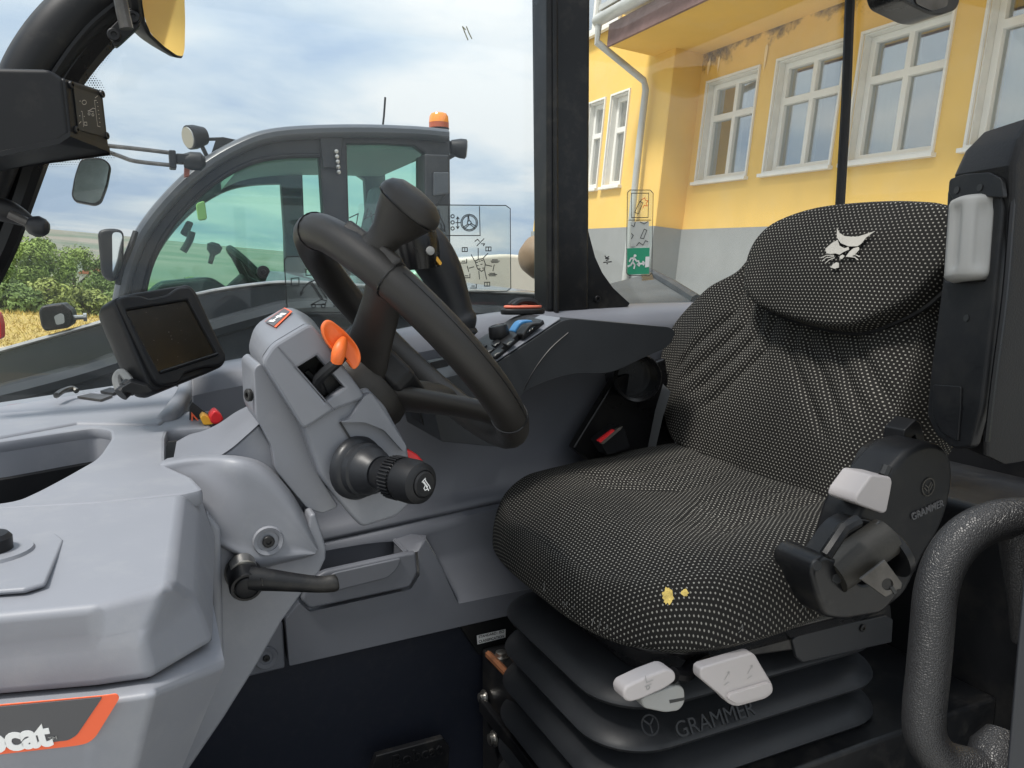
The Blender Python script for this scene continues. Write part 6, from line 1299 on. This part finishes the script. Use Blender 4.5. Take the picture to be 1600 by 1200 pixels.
# ------------------------------------------------------------------ armrest, folded up
ar = thing('armrest', T(1540, 700, .60), 'black armrest folded up at the right edge with a grey thumb wheel', 'armrest')
YL, YR = .615, .532
lv_ = [((1556, 186), (1612, 180), .03), ((1524, 193), (1600, 196), .012), ((1502, 224), (1590, 228), .004), ((1488, 264), (1582, 268), 0), ((1491, 330), (1581, 332), 0), ((1481, 410), (1574, 412), 0), ((1470, 485), (1566, 488), 0), ((1458, 560), (1556, 566), 0), ((1451, 625), (1547, 634), 0), ((1452, 662), (1542, 676), 0), ((1470, 694), (1536, 706), .006), ((1500, 710), (1540, 716), .03)]
lps = []
for (l, r, dx) in lv_:
    a, b = T(*l, YL), T(*r, YR); a = a+ex*dx; b = b+ex*dx; dz = V((0, 0, (a.z+b.z)/2)); a.z = b.z = dz.z
    q = [(a.x, a.y), (b.x, b.y), (b.x+.13-dx, b.y), (a.x+.13-dx, a.y)]; rq = roundpoly(q, [.010, .010, .03, .03], 4)
    lps.append([V((x, y, dz.z)) for x, y in rq])
AV = mat('armrest_vinyl', (0.0085, 0.0085, 0.0095), .5, spec=.28, bump=('noise', 420, .5, .0006))
mk('pad', loft(lps, True), AV, ar, bevel=.008, seg=4, bang=24, ang=50)
aA, aB = T(1481, 410, YL), T(1574, 412, YR); adir = V((aA.x-aB.x, aA.y-aB.y, 0)).normalized(); anr = V((-adir.y, adir.x, 0))
if anr.x > 0: anr = -anr
aup = (T(1458, 560, YL)-T(1491, 330, YL)); aup = V((aup.x, 0, aup.z)).normalized(); anr = (anr-aup*anr.dot(aup)).normalized(); ahx = anr.cross(aup).normalized()
def AR(px, py, l): return PL(px, py, aA+anr*l, anr)
def aslab(pts, l, th, r=.004):
    P = [AR(*p, l)-aA for p in pts]; q = roundpoly([(p.dot(ahx), p.dot(aup)) for p in P], r, 4); return prism([aA+anr*l+ahx*a+aup*b for a, b in q], anr*th)
def athick(name, pts, l, th, r, m, bev): return mk(name, aslab(pts, l, th, r), m, ar, bevel=bev)
fr_o = [(1490, 300), (1496, 290), (1574, 292), (1576, 330), (1562, 480), (1543, 640), (1528, 698), (1500, 702), (1472, 680), (1458, 648), (1463, 590), (1484, 430)]
P_ = [AR(*p, .001)-aA for p in fr_o]; o2_ = roundpoly([(p.dot(ahx), p.dot(aup)) for p in P_], .006, 4)
P_ = [AR(*p, .001)-aA for p in [(1501, 318), (1558, 316), (1562, 330), (1555, 428), (1549, 441), (1487, 440), (1494, 360)]]; h2_ = roundpoly([(p.dot(ahx), p.dot(aup)) for p in P_], .004, 4)
mk('plastic_frame', plate(o2_, [h2_], aA+anr*.004, ahx, aup, .012, .0025), BLACK, ar)
athick('frame_head', [(1488, 300), (1490, 281), (1512, 273), (1553, 270), (1572, 280), (1575, 310), (1546, 308), (1540, 304), (1500, 318), (1496, 313)], .010, .006, .004, BLACKM, .003)
athick('well', [(1496, 312), (1564, 312), (1566, 345), (1556, 446), (1482, 446)], .0012, .001, .002, DARKP, 0)
t0, t1 = AR(1528, 310, .004), AR(1519, 440, .004); ta = (t1-t0).normalized(); wl2 = (t1-t0).length; wr = (AR(1558, 380, .004)-AR(1492, 380, .004)).length/2*.92
nv, nf_ = lathe(t0, ta, [(0, wr*.75), (.003, wr*.95), (.007, wr), (.012, wr), (.018, wr)]+[(wl2*k/10, wr) for k in range(3, 9)]+[(wl2-.012, wr), (wl2-.006, wr), (wl2-.003, wr*.95), (wl2, wr*.75)], 60, u=anr)
out = []
for i, p in enumerate(nv):
    q = p-t0; h = q.dot(ta); r_ = q-ta*h; a = 2*math.pi*(i % 60)/60; e_ = min(1, max(0, min(h-.006, wl2-.006-h)/.012)); e_ = e_*e_*(3-2*e_)
    out.append(t0+ta*h+r_*(1-.17*e_*min(1, max(0, math.cos(a*6)+.15)*1.5)))
mk('thumb_wheel', (out, nf_), LGREY, ar, ang=60)
for p, l in (((1495, 297), .0165), ((1531, 293), .0165), ((1510, 497), .0105)): mk('screw_hole', lathe(AR(*p, l), anr, [(0, .0040), (.0006, .0040), (.0006, 0)], 14), DARKP, ar)
athick('cover_flap', [(1461, 601), (1505, 604), (1504, 640), (1500, 690), (1475, 676), (1460, 650)], .0095, .003, .003, BLACK, .001)
mk('pad_seam', tube(crom([AR(*p, .002) for p in [(1584, 290), (1580, 340), (1570, 460), (1552, 600), (1542, 690)]], 4), .003, 6), BLACKG, ar)
# grab handle and door frame at the right edge
gh = thing('grab_handle', D(1440, 1190, .66), 'black leather grained grab handle in the lower right corner', 'handle')
hpx = [(1640, 812), (1590, 809), (1548, 816), (1508, 838), (1478, 876), (1462, 925), (1456, 985), (1450, 1050), (1444, 1110), (1446, 1150), (1466, 1182), (1500, 1197), (1560, 1206)]
mk('grip', tube(crom([D(px, py, .66) for px, py in hpx], 5), .0172, 20), GRIP, gh)
mk('foot', tube([D(1548, 1215, .66), D(1560, 1170, .67), D(1566, 1140, .675)], [.022, .022, .012], 14), GRIP, gh)
mk('stay', tube([D(1590, 815, .66), D(1597, 860, .665), D(1598, 930, .67), D(1600, 1000, .68)], [.016, .017, .012, .010], 14), GRIP, gh)
df = thing('door_frame', D(1590, 1200, .55), 'dark grey upright door frame at the lower right edge', 'door frame')
dfp = [(1640, 300), (1720, 300), (1720, 1290), (1566, 1290), (1575, 1180), (1601, 880)]
mk('post', loft([[D(*p, .60) for p in dfp], [D(*p, .66) for p in dfp]], True), CABP, df, bevel=.004)
rdk = mk('door_sill', prism([V((.30, .50, FLZ+.004)), V((1.3, .50, FLZ+.004)), V((1.3, .53, FLZ+.004)), V((.30, .53, FLZ+.004))], ez*.05), BLACKM, bevel=.004); tag(rdk, 'black raised door sill strip on the cab floor at lower right', 'sill')
